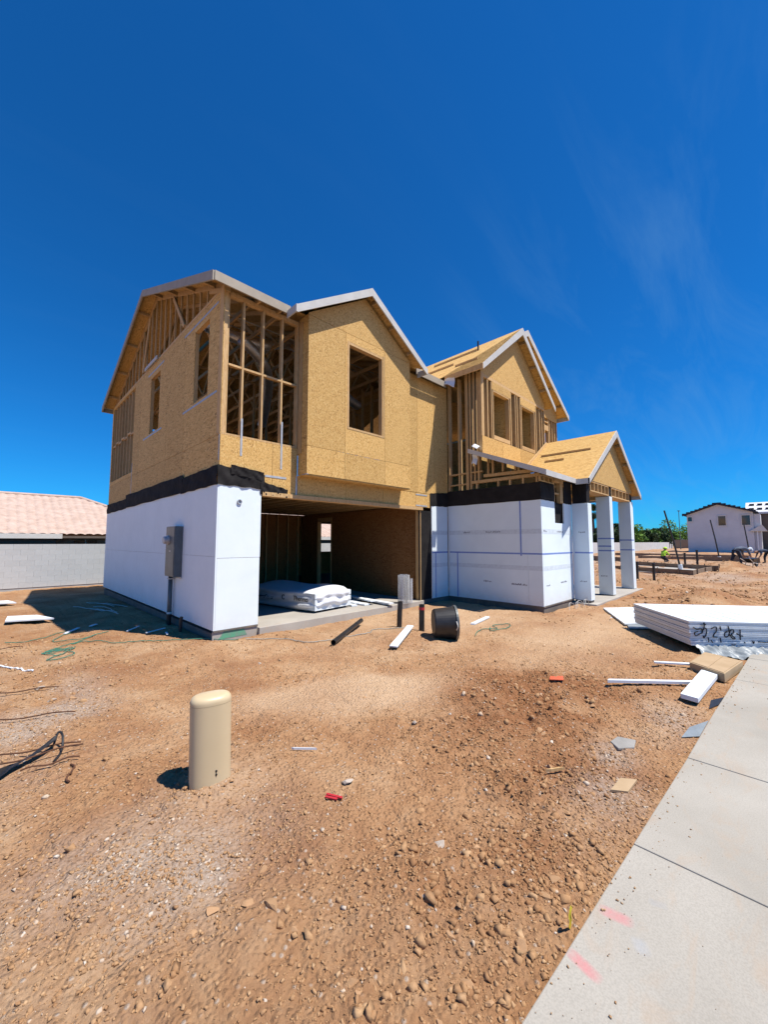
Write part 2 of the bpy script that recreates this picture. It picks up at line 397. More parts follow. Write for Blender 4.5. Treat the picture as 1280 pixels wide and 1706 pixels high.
# ------------------------------------------------------------------ mesh helpers
class MB:
    def __init__(s):
        s.v = []; s.f = []
    def add(s, vs_, fs_):
        o = len(s.v)
        s.v += [tuple(p) for p in vs_]
        s.f += [tuple(i + o for i in f) for f in fs_]
        return s
    def box(s, x0, y0, z0, x1, y1, z1):
        x0, x1 = min(x0, x1), max(x0, x1); y0, y1 = min(y0, y1), max(y0, y1); z0, z1 = min(z0, z1), max(z0, z1)
        return s.add([(x0, y0, z0), (x1, y0, z0), (x1, y1, z0), (x0, y1, z0), (x0, y0, z1), (x1, y0, z1), (x1, y1, z1), (x0, y1, z1)],
                     [(0, 3, 2, 1), (4, 5, 6, 7), (0, 1, 5, 4), (1, 2, 6, 5), (2, 3, 7, 6), (3, 0, 4, 7)])
    def beam(s, p, q, w, t, up=(0, 0, 1)):
        p = Vector(p); q = Vector(q); d = (q - p).normalized(); up = Vector(up)
        side = d.cross(up)
        if side.length < 1e-4:
            side = d.cross(Vector((0, 1, 0)))
        side.normalize(); u = side.cross(d).normalized()
        a = side * (w / 2); b = u * (t / 2)
        P = [p - a - b, p + a - b, p + a + b, p - a + b, q - a - b, q + a - b, q + a + b, q - a + b]
        return s.add(P, [(0, 1, 2, 3), (7, 6, 5, 4), (0, 4, 5, 1), (1, 5, 6, 2), (2, 6, 7, 3), (3, 7, 4, 0)])
    def prism(s, pts, d):
        n = len(pts); d = Vector(d)
        P = [Vector(p) for p in pts]
        nrm = Vector((0, 0, 0))
        for i in range(n):
            nrm += P[i].cross(P[(i + 1) % n])
        if nrm.dot(d) > 0:
            P = P[::-1]
        Q = [p + d for p in P]
        fs = [tuple(range(n)), tuple(range(2 * n - 1, n - 1, -1))]
        for i in range(n):
            j = (i + 1) % n
            fs.append((j, i, i + n, j + n))
        return s.add(P + Q, fs)
    def tube(s, path, r, n=8, closed=False, caps=True):
        path = [Vector(p) for p in path]; m = len(path)
        rr = r if isinstance(r, (list, tuple)) else [r] * m
        rings = []
        ref = Vector((0.13, 0.27, 0.95))
        for i, p in enumerate(path):
            if closed:
                d = path[(i + 1) % m] - path[i - 1]
            else:
                d = path[min(i + 1, m - 1)] - path[max(i - 1, 0)]
            if d.length < 1e-7:
                d = Vector((0, 0, 1))
            d.normalize()
            a = d.cross(ref)
            if a.length < 1e-3:
                a = d.cross(Vector((1, 0, 0)))
            a.normalize(); b = d.cross(a)
            rings.append([p + (a * math.cos(t) + b * math.sin(t)) * rr[i] for t in [2 * math.pi * k / n for k in range(n)]])
        vs_ = [q for rg in rings for q in rg]; fs = []
        cnt = m if closed else m - 1
        for i in range(cnt):
            j = (i + 1) % m
            for k in range(n):
                l = (k + 1) % n
                fs.append((i * n + k, i * n + l, j * n + l, j * n + k))
        if caps and not closed:
            fs.append(tuple(range(n - 1, -1, -1))); fs.append(tuple((m - 1) * n + k for k in range(n)))
        return s.add(vs_, fs)
    def lathe(s, prof, n=24, c=(0, 0, 0), axis=(0, 0, 1), sx=1, sy=1):
        ax = Vector(axis).normalized(); q = Vector((0, 0, 1)).rotation_difference(ax); c = Vector(c)
        vs_ = []; fs = []
        for r, z in prof:
            for k in range(n):
                t = 2 * math.pi * k / n
                vs_.append(c + q @ Vector((r * math.cos(t) * sx, r * math.sin(t) * sy, z)))
        for i in range(len(prof) - 1):
            for k in range(n):
                l = (k + 1) % n
                fs.append((i * n + k, i * n + l, (i + 1) * n + l, (i + 1) * n + k))
        fs.append(tuple(range(n - 1, -1, -1))); fs.append(tuple((len(prof) - 1) * n + k for k in range(n)))
        return s.add(vs_, fs)
    def grid(s, fn, nu, nv):
        vs_ = [fn(i / nu, j / nv) for j in range(nv + 1) for i in range(nu + 1)]
        fs = [(j * (nu + 1) + i, j * (nu + 1) + i + 1, (j + 1) * (nu + 1) + i + 1, (j + 1) * (nu + 1) + i) for j in range(nv) for i in range(nu)]
        return s.add(vs_, fs)
    def build(s, name, mat, parent=None, smooth=False, loc=None, rot=None, bevel=0.0):
        me = bpy.data.meshes.new(name)
        me.from_pydata(s.v, [], s.f); me.update()
        if isinstance(mat, str):
            mat = M[mat]
        me.materials.append(mat)
        if smooth:
            me.polygons.foreach_set('use_smooth', [True] * len(me.polygons))
        if bevel:
            bm = bmesh.new(); bm.from_mesh(me)
            bmesh.ops.bevel(bm, geom=bm.edges[:], offset=bevel, segments=2, affect='EDGES', profile=0.5)
            bm.to_mesh(me); bm.free()
        o = bpy.data.objects.new(name, me); COL.objects.link(o)
        if parent is not None:
            o.parent = parent
        if loc is not None:
            o.location = loc
        if rot is not None:
            o.rotation_euler = rot
        return o

def empty(name, loc=(0, 0, 0), rz=0.0):
    o = bpy.data.objects.new(name, None); COL.objects.link(o)
    o.location = loc; o.rotation_euler = (0, 0, rz); o.empty_display_size = 0.2
    return o

def tag(o, label, cat, group=None):
    o['label'] = label; o['category'] = cat
    if group:
        o['group'] = group
    return o

def structure(o):
    o['kind'] = 'structure'; return o

def stuff(o, label=None, cat=None):
    o['kind'] = 'stuff'
    if label:
        o['label'] = label; o['category'] = cat
    return o

def copy_tree(o, parent=None):
    c = o.copy(); COL.objects.link(c); c.parent = parent
    for ch in list(o.children):
        copy_tree(ch, c)
    return c

# value noise for terrain (vectorised)
_LAT = RNG.random((256, 256))
def vnoise(x, y):
    xi = np.floor(x).astype(int); yi = np.floor(y).astype(int)
    fx = x - xi; fy = y - yi
    fx = fx * fx * (3 - 2 * fx); fy = fy * fy * (3 - 2 * fy)
    a = _LAT[xi & 255, yi & 255]; b = _LAT[(xi + 1) & 255, yi & 255]
    c = _LAT[xi & 255, (yi + 1) & 255]; d = _LAT[(xi + 1) & 255, (yi + 1) & 255]
    return (a * (1 - fx) + b * fx) * (1 - fy) + (c * (1 - fx) + d * fx) * fy
def fbm(x, y, o=4, g=0.5):
    s = 0; a = 1; t = 0
    for k in range(o):
        s = s + a * vnoise(x * 2 ** k + 17.3 * k, y * 2 ** k + 5.1 * k); t += a; a *= g
    return s / t
def sstep(a, b, x):
    t = np.clip((x - a) / (b - a), 0, 1); return t * t * (3 - 2 * t)
def walk_edge(x):
    return np.interp(x, [-12, -1.35, -0.15, 1.14, 2.5, 3.67, 5.51, 9, 40], [-5.7, -6.16, -6.23, -6.305, -6.37, -6.44, -6.54, -6.72, -8.6])
def blob(x, y, cx, cy, rx, ry, a=0.0):
    c, s = math.cos(a), math.sin(a); dx = x - cx; dy = y - cy
    u = (dx * c + dy * s) / rx; w = (-dx * s + dy * c) / ry
    return np.exp(-(u * u + w * w))
def soil_masks(x, y):
    n = fbm(x * 1.7, y * 1.7, 4); n2 = fbm(x * 0.6 + 9, y * 0.6, 3)
    pale = np.clip(2.6 * blob(x, y, 0.35, -3.45, 1.35, 0.62, -0.5) * (0.35 + n) - 0.45, 0, 1)
    pale = np.maximum(pale, np.clip(0.9 * blob(x, y, 4.6, -1.6, 3.2, 1.6) * (0.4 + n), 0, 1))
    pale = np.maximum(pale, np.clip(0.7 * blob(x, y, 5.2, -4.3, 3.0, 1.0) * (0.5 + n), 0, 1))
    moist = np.clip(2.2 * blob(x, y, 1.45, -4.95, 1.0, 0.95, 0.3) * (n * 2.3 - 0.45), 0, 1)
    moist = np.maximum(moist, 0.55 * np.clip(n2 * 3.2 - 1.7, 0, 1) * (n * 1.2))
    moist = np.maximum(moist, np.clip(1.5 * blob(x, y, 0.1, -5.75, 1.3, 0.40, -0.1) * (n * 2.0 - 0.45), 0, 1))
    moist = np.maximum(moist, np.clip(0.85 * blob(x, y, 2.6, -2.2, 0.9, 0.6) * (n * 1.6 - 0.2), 0, 1))
    moist = np.maximum(moist, np.clip(0.9 * blob(x, y, 12.5, -5.0, 3.0, 0.9, -0.2) * (n * 1.6 - 0.2), 0, 1))
    grav = np.clip(0.9 * blob(x, y, -2.15, -4.6, 0.6, 0.8, -0.6) * (n * 2.4 - 0.85), 0, 1)
    grav = np.maximum(grav, np.clip(1.3 * blob(x, y, -2.35, -1.5, 0.5, 1.6) * (n * 1.8 - 0.5), 0, 1))
    grav = np.maximum(grav, np.clip(1.1 * blob(x, y, 0.95, -5.85, 0.22, 0.16) * (n * 1.6), 0, 1))
    grav = np.maximum(grav, np.clip(0.8 * blob(x, y, 0.25, -5.98, 0.35, 0.22) * (n * 1.5), 0, 1))
    grav = np.maximum(grav, np.clip(1.1 * blob(x, y, 1.9, -6.05, 0.5, 0.22) * (n * 1.6 - 0.2), 0, 1))
    grav = np.maximum(grav, sstep(14, 20, x) * np.clip(n2 * 2.0 - 0.75, 0, 1) * 0.7)
    return pale, moist, grav
def ground_h(x, y):
    x = np.asarray(x, float); y = np.asarray(y, float)
    pale, moist, grav = soil_masks(x, y)
    near = np.exp(-((x + 0.5) ** 2 + (y + 4.5) ** 2) / 60.0)
    h = (fbm(x * 0.55, y * 0.55, 3) - 0.5) * 0.07
    rough = 1.0 - 0.8 * pale + 1.2 * moist
    h = h + (fbm(x * 3.1, y * 3.1, 4) - 0.5) * 0.065 * rough
    lump = np.clip(fbm(x * 1.3 + 40, y * 1.3, 3) * 2.6 - 1.0, 0.1, 1.2)
    h = h + (np.abs(fbm(x * 13 + 8, y * 13, 3, 0.6) - 0.5) * -0.10 + 0.014) * lump * (rough ** 1.5) * near
    h = h + (np.abs(fbm(x * 9.0 + 3, y * 9.0, 4, 0.6) - 0.5) * -0.05 + 0.006) * rough
    h = h + 0.05 * blob(x, y, 2.3, -1.9, 0.9, 0.5) * (0.4 + fbm(x * 4, y * 4, 3)) + 0.03 * blob(x, y, 1.4, -0.9, 0.8, 0.4)
    h = h + 0.05 * blob(x, y, 1.4, -5.1, 0.7, 0.6) * fbm(x * 6, y * 6, 3)
    # far spoil heaps between the form boards
    far = sstep(13, 17, x)
    h = h + far * (fbm(x * 0.35, y * 0.35, 4) - 0.45) * 0.5
    h = h + 0.55 * blob(x, y, 30.5, -4.9, 1.4, 1.1) + 0.35 * blob(x, y, 12.0, -5.4, 1.6, 0.7) + 0.4 * blob(x, y, 26, 1.0, 5, 0.8)
    # dirt sits a little below the slab edges and the walk
    d = y - walk_edge(x)
    h = np.where(d < 0.45, h * sstep(0.0, 0.45, d) - 0.012 * (1 - sstep(0, 0.45, d)), h)
    inside = sstep(-0.05, 0.25, x) * sstep(-0.05, 0.2, y) * (1 - sstep(13.2, 13.6, x)) * (1 - sstep(9.3, 9.6, y))
    h = h * (1 - inside) - 0.12 * inside
    jut = sstep(6.8, 7.05, x) * (1 - sstep(13.9, 14.2, x)) * sstep(-2.95, -2.75, y) * (1 - sstep(0.2, 0.5, y))
    h = h * (1 - jut) - 0.12 * jut
    h = h + 0.045 * blob(x, y, -1.565, -3.98, 0.26, 0.22) * (0.4 + fbm(x * 11, y * 11, 3))
    h = h - 0.10 * sstep(7.0, 10.5, y) * (1 - sstep(2, 6, x)) + 0.12 * blob(x, y, -1.0, 12.6, 2.6, 0.35)
    h = np.where(y < walk_edge(x) + 0.002, -0.08, h)
    return h
def gh(x, y):
    return float(ground_h(np.array([x]), np.array([y]))[0])
M['clod_stone'] = mk_noise('dry_dirt_lump', [(0.25, (0.32, 0.17, 0.08)), (0.5, (0.43, 0.255, 0.135)), (0.75, (0.51, 0.33, 0.19))], 22, 7, 0.95, 0.1, bumps=0.3, bscale=45, bdist=0.006, rnd=0.1)
# ------------------------------------------------------------------ ground
def axis(fine0, fine1, step, lo, hi, g=1.16):
    a = list(np.arange(fine0, fine1 + 1e-6, step))
    s = step; p = fine0; left = []
    while p > lo:
        s *= g; p -= s; left.append(p)
    s = step; p = fine1; right = []
    while p < hi:
        s = min(s * g, 60); p += s; right.append(p)
    return np.array(left[::-1] + a + right)
gx = axis(-2.9, 3.4, 0.019, -600, 900, 1.06)
gy = axis(-6.75, -1.6, 0.019, -600, 900, 1.06)
GX, GY = np.meshgrid(gx, gy)
GZ = ground_h(GX, GY)
me = bpy.data.meshes.new('ground')
nx, ny = len(gx), len(gy)
me.vertices.add(nx * ny)
me.vertices.foreach_set('co', np.stack([GX, GY, GZ], -1).astype(np.float32).ravel())
ii, jj = np.meshgrid(np.arange(nx - 1), np.arange(ny - 1))
q = (jj * nx + ii).ravel()
quads = np.stack([q, q + 1, q + nx + 1, q + nx], -1).astype(np.int32)
me.loops.add(quads.size); me.loops.foreach_set('vertex_index', quads.ravel())
me.polygons.add(len(quads)); me.polygons.foreach_set('loop_start', np.arange(0, quads.size, 4, dtype=np.int32))
me.polygons.foreach_set('use_smooth', np.ones(len(quads), bool))
me.update(calc_edges=True)
pa, mo, gv = soil_masks(GX, GY)
ca = me.color_attributes.new('soil', 'FLOAT_COLOR', 'POINT')
ca.data.foreach_set('color', np.stack([pa, mo, gv, np.ones_like(pa)], -1).astype(np.float32).ravel())
me.materials.append(M['ground'])
ground = bpy.data.objects.new('ground', me); COL.objects.link(ground); structure(ground)

# sidewalk: one slab after another with open joints, then kerb and street behind the camera
walk = MB().prism([(-30, -9.2, -0.1), (-30, -5.2, -0.1), (-12, -5.75, -0.1), (-1.35, -6.2, -0.1), (3.67, -6.48, -0.1), (40, -8.64, -0.1), (40, -9.2, -0.1)], (0, 0, 0.09)).build('sidewalk', 'stem')
structure(walk)
xs = [-0.15 + 1.285 * k for k in range(-12, 26)]
xs = [x if abs(x - 1.135) > .02 else 1.135 for x in xs]
for a, b in zip(xs[:-1], xs[1:]):
    g = 0.0022
    ya, yb = float(walk_edge(a)), float(walk_edge(b))
    bm_ = MB().prism([(a + g, ya, -0.05), (b - g, yb, -0.05), (b - g, yb - 1.52, -0.05), (a + g, ya - 1.52, -0.05)], (0, 0, 0.10 + random.uniform(-.003, .003)))
    bm_.build('slab', 'sidewalk', walk, bevel=0.005)
kerb = MB()
for a, b in zip(xs[:-1], xs[1:]):
    ya, yb = float(walk_edge(a)) - 1.53, float(walk_edge(b)) - 1.53
    kerb.prism([(a, ya, -0.15), (b, yb, -0.15), (b, yb - 0.16, -0.15), (a, ya - 0.16, -0.15)], (0, 0, 0.195))
structure(kerb.build('kerb', 'concrete'))
M['asphalt'] = mk_noise('grey_asphalt', [(0.3, (0.045, 0.045, 0.046)), (0.7, (0.065, 0.064, 0.062))], 3, 6, 0.9, 0.2, bumps=0.4, bscale=120)
structure(MB().prism([(-30, -7.0, -0.09), (36, -10.2, -0.09), (36, -18, -0.09), (-30, -15, -0.09)], (0, 0, 0.02)).build('road', 'asphalt'))

# stones and clods ---------------------------------------------------------
def ico(sub=1):
    bm = bmesh.new(); bmesh.ops.create_icosphere(bm, subdivisions=sub, radius=1.0)
    v = np.array([p.co[:] for p in bm.verts]); f = np.array([[x.index for x in t.verts] for t in bm.faces]); bm.free()
    return v, f
def scatter(name, n, region, smin, smax, power, mat, keep, label, cat, tone, flat=0.6, seed=1, sink=0.25, lod=2.2):
    rg = np.random.default_rng(seed)
    x0, x1, y0, y1 = region
    m = n * 14
    x = rg.uniform(x0, x1, m); y = rg.uniform(y0, y1, m)
    d = np.hypot(x - CAM.x, y - CAM.y)
    pk = np.minimum(1.0, (lod / np.maximum(d, 0.3)) ** 2) * keep(x, y)
    ok = rg.random(m) < pk
    x, y, d = x[ok][:n], y[ok][:n], d[ok][:n]
    n = len(x)
    s = smin + (smax - smin) * rg.random(n) ** power
    s *= np.clip(d / 4.0, 1.0, 1.9)
    v0 = np.array([(-1, -1, -1), (1, -1, -1), (1, 1, -1), (-1, 1, -1), (-.7, -.7, 1), (.7, -.7, 1), (.7, .7, 1), (-.7, .7, 1)]) * .62
    f0 = np.array([(0, 2, 1), (0, 3, 2), (4, 5, 6), (4, 6, 7), (0, 1, 5), (0, 5, 4), (1, 2, 6), (1, 6, 5), (2, 3, 7), (2, 7, 6), (3, 0, 4), (3, 4, 7)])
    k = len(v0)
    base = v0[None] * (1 + rg.normal(0, 0.24, (n, k, 1))) + rg.normal(0, 0.16, (n, k, 3))
    sc = s[:, None] * np.stack([rg.uniform(0.7, 1.3, n), rg.uniform(0.6, 1.0, n), rg.uniform(flat * 0.7, flat * 1.3, n)], -1)
    P = base * sc[:, None, :]
    a = rg.uniform(0, 2 * np.pi, n); t = rg.normal(0, 0.3, n)
    ct, st = np.cos(t), np.sin(t)
    Y = P[..., 1] * ct[:, None] - P[..., 2] * st[:, None]; Z = P[..., 1] * st[:, None] + P[..., 2] * ct[:, None]
    c_, s_ = np.cos(a)[:, None], np.sin(a)[:, None]
    X = P[..., 0] * c_ - Y * s_; Y = P[..., 0] * s_ + Y * c_
    X += x[:, None]; Y += y[:, None]
    Z += (ground_h(x, y) + s * flat * (0.5 - sink))[:, None]
    V = np.stack([X, Y, Z], -1).reshape(-1, 3).astype(np.float32)
    Fc = (f0[None] + (np.arange(n) * k)[:, None, None]).reshape(-1, 3).astype(np.int32)
    me = bpy.data.meshes.new(name)
    me.vertices.add(len(V)); me.vertices.foreach_set('co', V.ravel())
    me.loops.add(Fc.size); me.loops.foreach_set('vertex_index', Fc.ravel())
    me.polygons.add(len(Fc)); me.polygons.foreach_set('loop_start', np.arange(0, Fc.size, 3, dtype=np.int32))
    me.update(calc_edges=True)
    tn = tone(rg, x, y, n)
    at = me.attributes.new('tone', 'FLOAT', 'POINT')
    at.data.foreach_set('value', np.repeat(tn, k).astype(np.float32))
    me.materials.append(M[mat])
    o = bpy.data.objects.new(name, me); COL.objects.link(o)
    stuff(o, label, cat)
    return o
def keep_all(x, y):
    p, mo, g = soil_masks(x, y)
    n = fbm(x * 2.3 + 4, y * 2.3, 4)
    k = np.clip(0.12 + 1.5 * (n - 0.38) + 1.0 * mo + 0.9 * g - 0.9 * p, 0.02, 1)
    k = k * (y > walk_edge(x) + 0.02)
    k = k * ~((x > -0.1) & (y > -0.1))
    k = k * ~((x > 6.7) & (y > -2.95)) * ~((x > 8.6) & (y > -3.4))
    return k
def tone_mix(rg, x, y, n):
    p, mo, g = soil_masks(x, y)
    t = np.clip(rg.normal(0.46, 0.16, n) - 0.3 * mo + 0.15 * p, 0, 0.80)
    st = rg.random(n) < (0.02 + 0.25 * g)
    return np.where(st, rg.uniform(0.88, 1.0, n), t)
scatter('dirt_clods', 62000, (-3.4, 8.5, -6.6, 3), 0.003, 0.015, 3.6, 'clod', keep_all,
        'small brown dirt clods and crumbs strewn over the bare lot', 'dirt clods', tone_mix, seed=3)
def keep_big(x, y):
    p, mo, g = soil_masks(x, y)
    n = fbm(x * 1.2 + 14, y * 1.2, 3)
    band = blob(x, y, -0.1, -5.0, 1.5, 0.55, -0.15)
    n3 = fbm(x * 4.1 + 3, y * 4.1 + 7, 3)
    edge = np.exp(-((y - walk_edge(x) - 0.35) / 0.28) ** 2) * (x > -1.2) * (x < 2.6)
    k = np.clip(0.02 + 0.55 * edge + 1.6 * (n - 0.50) + 2.2 * (n3 - 0.58) + 1.0 * mo + 0.5 * band + 0.2 * g - 1.2 * p, 0, 1)
    return keep_all(x, y) ** 0.3 * k
scatter('coarse_clods', 8500, (-3.4, 9, -6.6, 3), 0.007, 0.036, 3.0, 'clod', keep_big,
        'coarse lumpy clods of reddish dirt among the crumbs', 'dirt clods', tone_mix, seed=5, sink=0.3)
def keep_gravel(x, y):
    p, mo, g = soil_masks(x, y)
    n = fbm(x * 1.9 + 24, y * 1.9, 3)
    return keep_all(x, y) ** 0.3 * np.clip(0.04 + 1.4 * g + 0.8 * (n - 0.6), 0, 1)
scatter('pale_gravel', 3600, (-3.4, 6, -6.6, 3), 0.004, 0.014, 2.8, 'clod', keep_gravel,
        'pale grey chips of gravel lying in patches on the dirt', 'gravel', lambda rg, x, y, n: rg.uniform(0.80, 0.99, n), seed=9, flat=0.5)
def keep_far(x, y):
    return (x > 8.8) * (y < -3.6) * (y > walk_edge(x) + 0.1) * np.clip(fbm(x, y, 3) * 1.6 - 0.4, 0, 1) + (x > 14.5) * (y > -3.6) * np.clip(fbm(x, y, 3) * 1.6 - 0.4, 0, 1)
scatter('far_clods', 9000, (8.5, 42, -8, 10), 0.006, 0.040, 3.4, 'clod', keep_far,
        'scattered dirt lumps across the far building plots', 'dirt clods', tone_mix, seed=11, lod=12)

# crumbs kicked onto the walk
def keep_walk(x, y):
    d = walk_edge(x) - y
    return (d > 0.01) * np.exp(-np.maximum(d, 0) / 0.09) * 0.9 + (d > 0.3) * 0.003
_gh = ground_h
ground_h = lambda x, y: np.full(np.shape(x), 0.05)
scatter('walk_crumbs', 900, (-2.2, 9, -7.6, -6.0), 0.002, 0.009, 3, 'clod', keep_walk,
        'crumbs of dirt spilled along the sidewalk edge', 'dirt crumbs', lambda rg, x, y, n: rg.uniform(0.2, 0.8, n), seed=31, lod=3.5)
ground_h = _gh
# stones one can pick out: children of the ground, sharing eight meshes
stone_meshes = []
for k in range(8):
    v, f = ico(2)
    rg = np.random.default_rng(50 + k)
    dirs = rg.normal(0, 1, (11, 3)); dirs /= np.linalg.norm(dirs, axis=1)[:, None]
    for dd in dirs:                              # chop facets so it reads as broken stone
        lim = rg.uniform(0.36, 0.70)
        t = v @ dd
        v = v - np.maximum(t - lim, 0)[:, None] * dd[None]
    v = v * (1 + rg.normal(0, 0.035, (len(v), 1)))
    sm = bpy.data.meshes.new('stone'); sm.from_pydata(v.tolist(), [], f.tolist()); sm.update()
    bm_s = bmesh.new(); bm_s.from_mesh(sm); bmesh.ops.convex_hull(bm_s, input=bm_s.verts); bmesh.ops.delete(bm_s, geom=[q_ for q_ in bm_s.verts if not q_.link_faces], context='VERTS'); bmesh.ops.recalc_face_normals(bm_s, faces=bm_s.faces); bm_s.to_mesh(sm); bm_s.free()
    sm.materials.append(M['clod_stone'] if k < 6 else M['stone_grey'])
    stone_meshes.append(sm)
def put_stone(x, y, s, kind=None, flat=0.6, rz=None, sink=0.3, name='stone', parent=ground):
    o = bpy.data.objects.new(name, stone_meshes[kind if kind is not None else random.randrange(8)])
    COL.objects.link(o)
    if parent:
        o.parent = parent
    o.location = (x, y, gh(x, y) + s * flat * (1 - 2 * sink) * 0.5)
    o.scale = (s * random.uniform(0.8, 1.25), s * random.uniform(0.7, 1.0), s * flat)
    o.rotation_euler = (random.uniform(-.25, .25), random.uniform(-.25, .25), random.uniform(0, 6.28) if rz is None else rz)
    return o
cnt = 0
rs = random.Random(21)
while cnt < 120:
    x = rs.uniform(-2.8, 4.0); y = rs.uniform(-6.3, -0.6)
    d = math.hypot(x - CAM.x, y - CAM.y)
    if rs.random() > min(1, (2.4 / d) ** 2):
        continue
    if rs.random() > float(keep_big(np.array([x]), np.array([y]))[0]) * 1.4 + 0.10:
        continue
    s = rs.uniform(0.012, 0.024) * max(1, d / 3.2) * (1.5 if rs.random() < 0.1 else 1)
    put_stone(x, y, s, rs.choice([0, 1, 2, 3, 4, 5] * 4 + [6]))
    cnt += 1
for (x, y, s) in ((-1.92, -4.93, .055), (-1.78, -5.02, .05), (-1.72, -5.12, .06), (-2.03, -4.98, .045), (-1.62, -4.86, .05), (-0.42, -4.72, .05), (-0.2, -4.8, .06), (0.05, -5.0, .065),
                  (-1.05, -6.02, .075), (-1.33, -5.93, .055), (-0.75, -6.0, .05), (-0.62, -5.98, .055), (-1.66, -5.62, .045), (0.9, -5.25, .07), (1.2, -5.35, .06), (1.0, -4.9, .05), (-2.42, -5.15, .05), (-1.5, -3.98, .03), (-1.47, -4.1, .035), (-1.55, -4.16, .03), (-1.4, -4.17, .032), (-1.62, -4.12, .03)):
    put_stone(x, y, s * .72, rs.randrange(6), flat=.5, sink=.42)
o = put_stone(-0.85, -4.63, 0.05, 6, 0.5, 0.3, name='pale_stone', parent=None); tag(o, 'pale grey fist-sized stone beside the red plastic scrap', 'stone')
o = put_stone(-0.85, -5.43, 0.062, 7, 0.45, 0.9, name='flat_stone', parent=None); tag(o, 'flat tan slab of stone lying alone near the sidewalk', 'stone')

# ------------------------------------------------------------------ the unfinished house
house = empty('unfinished_house', (0, 0, 0))
tag(house, 'two-storey wood-framed house under construction with white foam around its ground floor', 'house')
H = house
def part(name, mb, mat, parent=H, **kw):
    return mb.build(name, mat, parent, **kw)

def wall_panels(plane, c0, c1, u0, u1, z0, z1, holes, useams, zseams, mat, name='sheathing_panel', parent=H, gap=0.0035):
    us = [u0] + [s for s in useams if u0 < s < u1] + [u1]
    zs = [z0] + [s for s in zseams if z0 < s < z1] + [z1]
    out = []
    for a, b in zip(us[:-1], us[1:]):
        for c, d in zip(zs[:-1], zs[1:]):
            A, B, Cc, D = a + gap, b - gap, c + gap, d - gap
            cu = sorted({A, B} | {h for hh in holes for h in hh[:2] if A < h < B})
            cz = sorted({Cc, D} | {h for hh in holes for h in hh[2:] if Cc < h < D})
            mb = MB(); n = 0
            for p, q in zip(cu[:-1], cu[1:]):
                run = []
                for r, s in zip(cz[:-1], cz[1:]):
                    mu, mz = (p + q) / 2, (r + s) / 2
                    if any(h[0] < mu < h[1] and h[2] < mz < h[3] for h in holes):
                        continue
                    if run and abs(run[-1][1] - r) < 1e-9:
                        run[-1][1] = s
                    else:
                        run.append([r, s])
                for r, s in run:
                    n += 1
                    if plane == 'X':
                        mb.box(c0, p, r, c1, q, s)
                    else:
                        mb.box(p, c0, r, q, c1, s)
            if n:
                out.append(part(name, mb, mat, parent))
    return out

# --- foundation and floors
part('foundation', MB().prism([(0.03, 0.03, -0.3), (0.03, 9.38, -0.3), (13.3, 9.38, -0.3), (13.3, -1.2, -0.3), (8.9, -1.2, -0.3), (8.9, -2.78, -0.3), (6.87, -2.78, -0.3), (6.87, 0.03, -0.3)], (0, 0, 0.42)), 'stem')
part('garage_slab', MB().prism([(0.83, -0.06, -0.1), (0.83, 6.0, -0.1), (5.62, 6.0, -0.1), (5.62, -0.06, -0.1)], (0, 0, 0.225)), 'concrete', bevel=0.01)
part('porch_slab', MB().box(8.75, -3.42, -0.12, 14.0, -1.15, 0.035), 'concrete', bevel=0.01)
part('green_paint_mark', MB().prism([(0.10, -0.0, 0.02), (0.62, -0.0, 0.03), (0.56, -0.0, 0.14), (0.2, -0.0, 0.15)], (0, 0.028, 0)), 'green_paint')
part('foundation_corner', MB().box(0.0, 0.004, -0.2, 0.82, 0.03, 0.165), 'concrete')
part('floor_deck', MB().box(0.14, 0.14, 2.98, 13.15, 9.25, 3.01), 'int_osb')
for k in range(15):
    x = 0.3 + 0.4 * k
    part('floor_joist', MB().box(x - .02, 0.15, 2.72, x + .02, 6.05, 2.975), 'lumber')

# --- ground floor foam boards
for (z0, z1, cuts) in ((0.185, 1.443, (0, 2.44, 4.88, 7.32, 9.4)), (1.447, 2.715, (0, 1.22, 3.66, 6.10, 8.54, 9.4))):
    for a, b in zip(cuts[:-1], cuts[1:]):
        part('foam_board', MB().box(0.0, a + .0015, z0, 0.03, b - .0015, z1), 'foam')
fb1 = part('foam_board', MB().box(0.031, -0.012, 0.185, 0.82, 0.018, 1.415), 'foam')
fb2 = part('foam_board', MB().box(0.028, -0.014, 1.421, 0.825, 0.018, 2.72), 'foam')
part('foam_edge', MB().box(0.0, -0.012, 0.185, 0.028, -0.001, 2.718), 'foam')
part('pipe_sleeve', MB().lathe([(0.045, 0), (0.045, 0.025), (0.030, 0.025), (0.030, 0.004)], 20, (0.40, -0.014, 2.43), (0, -1, 0)), 'metal', fb2, smooth=False)
part('base_flashing', MB().box(0.005, -0.018, 0.155, 0.82, 0.02, 0.184), 'stem')
# inside faces of the garage corner return
part('corner_framing', MB().box(0.68, 0.03, 0.13, 0.815, 0.16, 2.56), 'lumber')

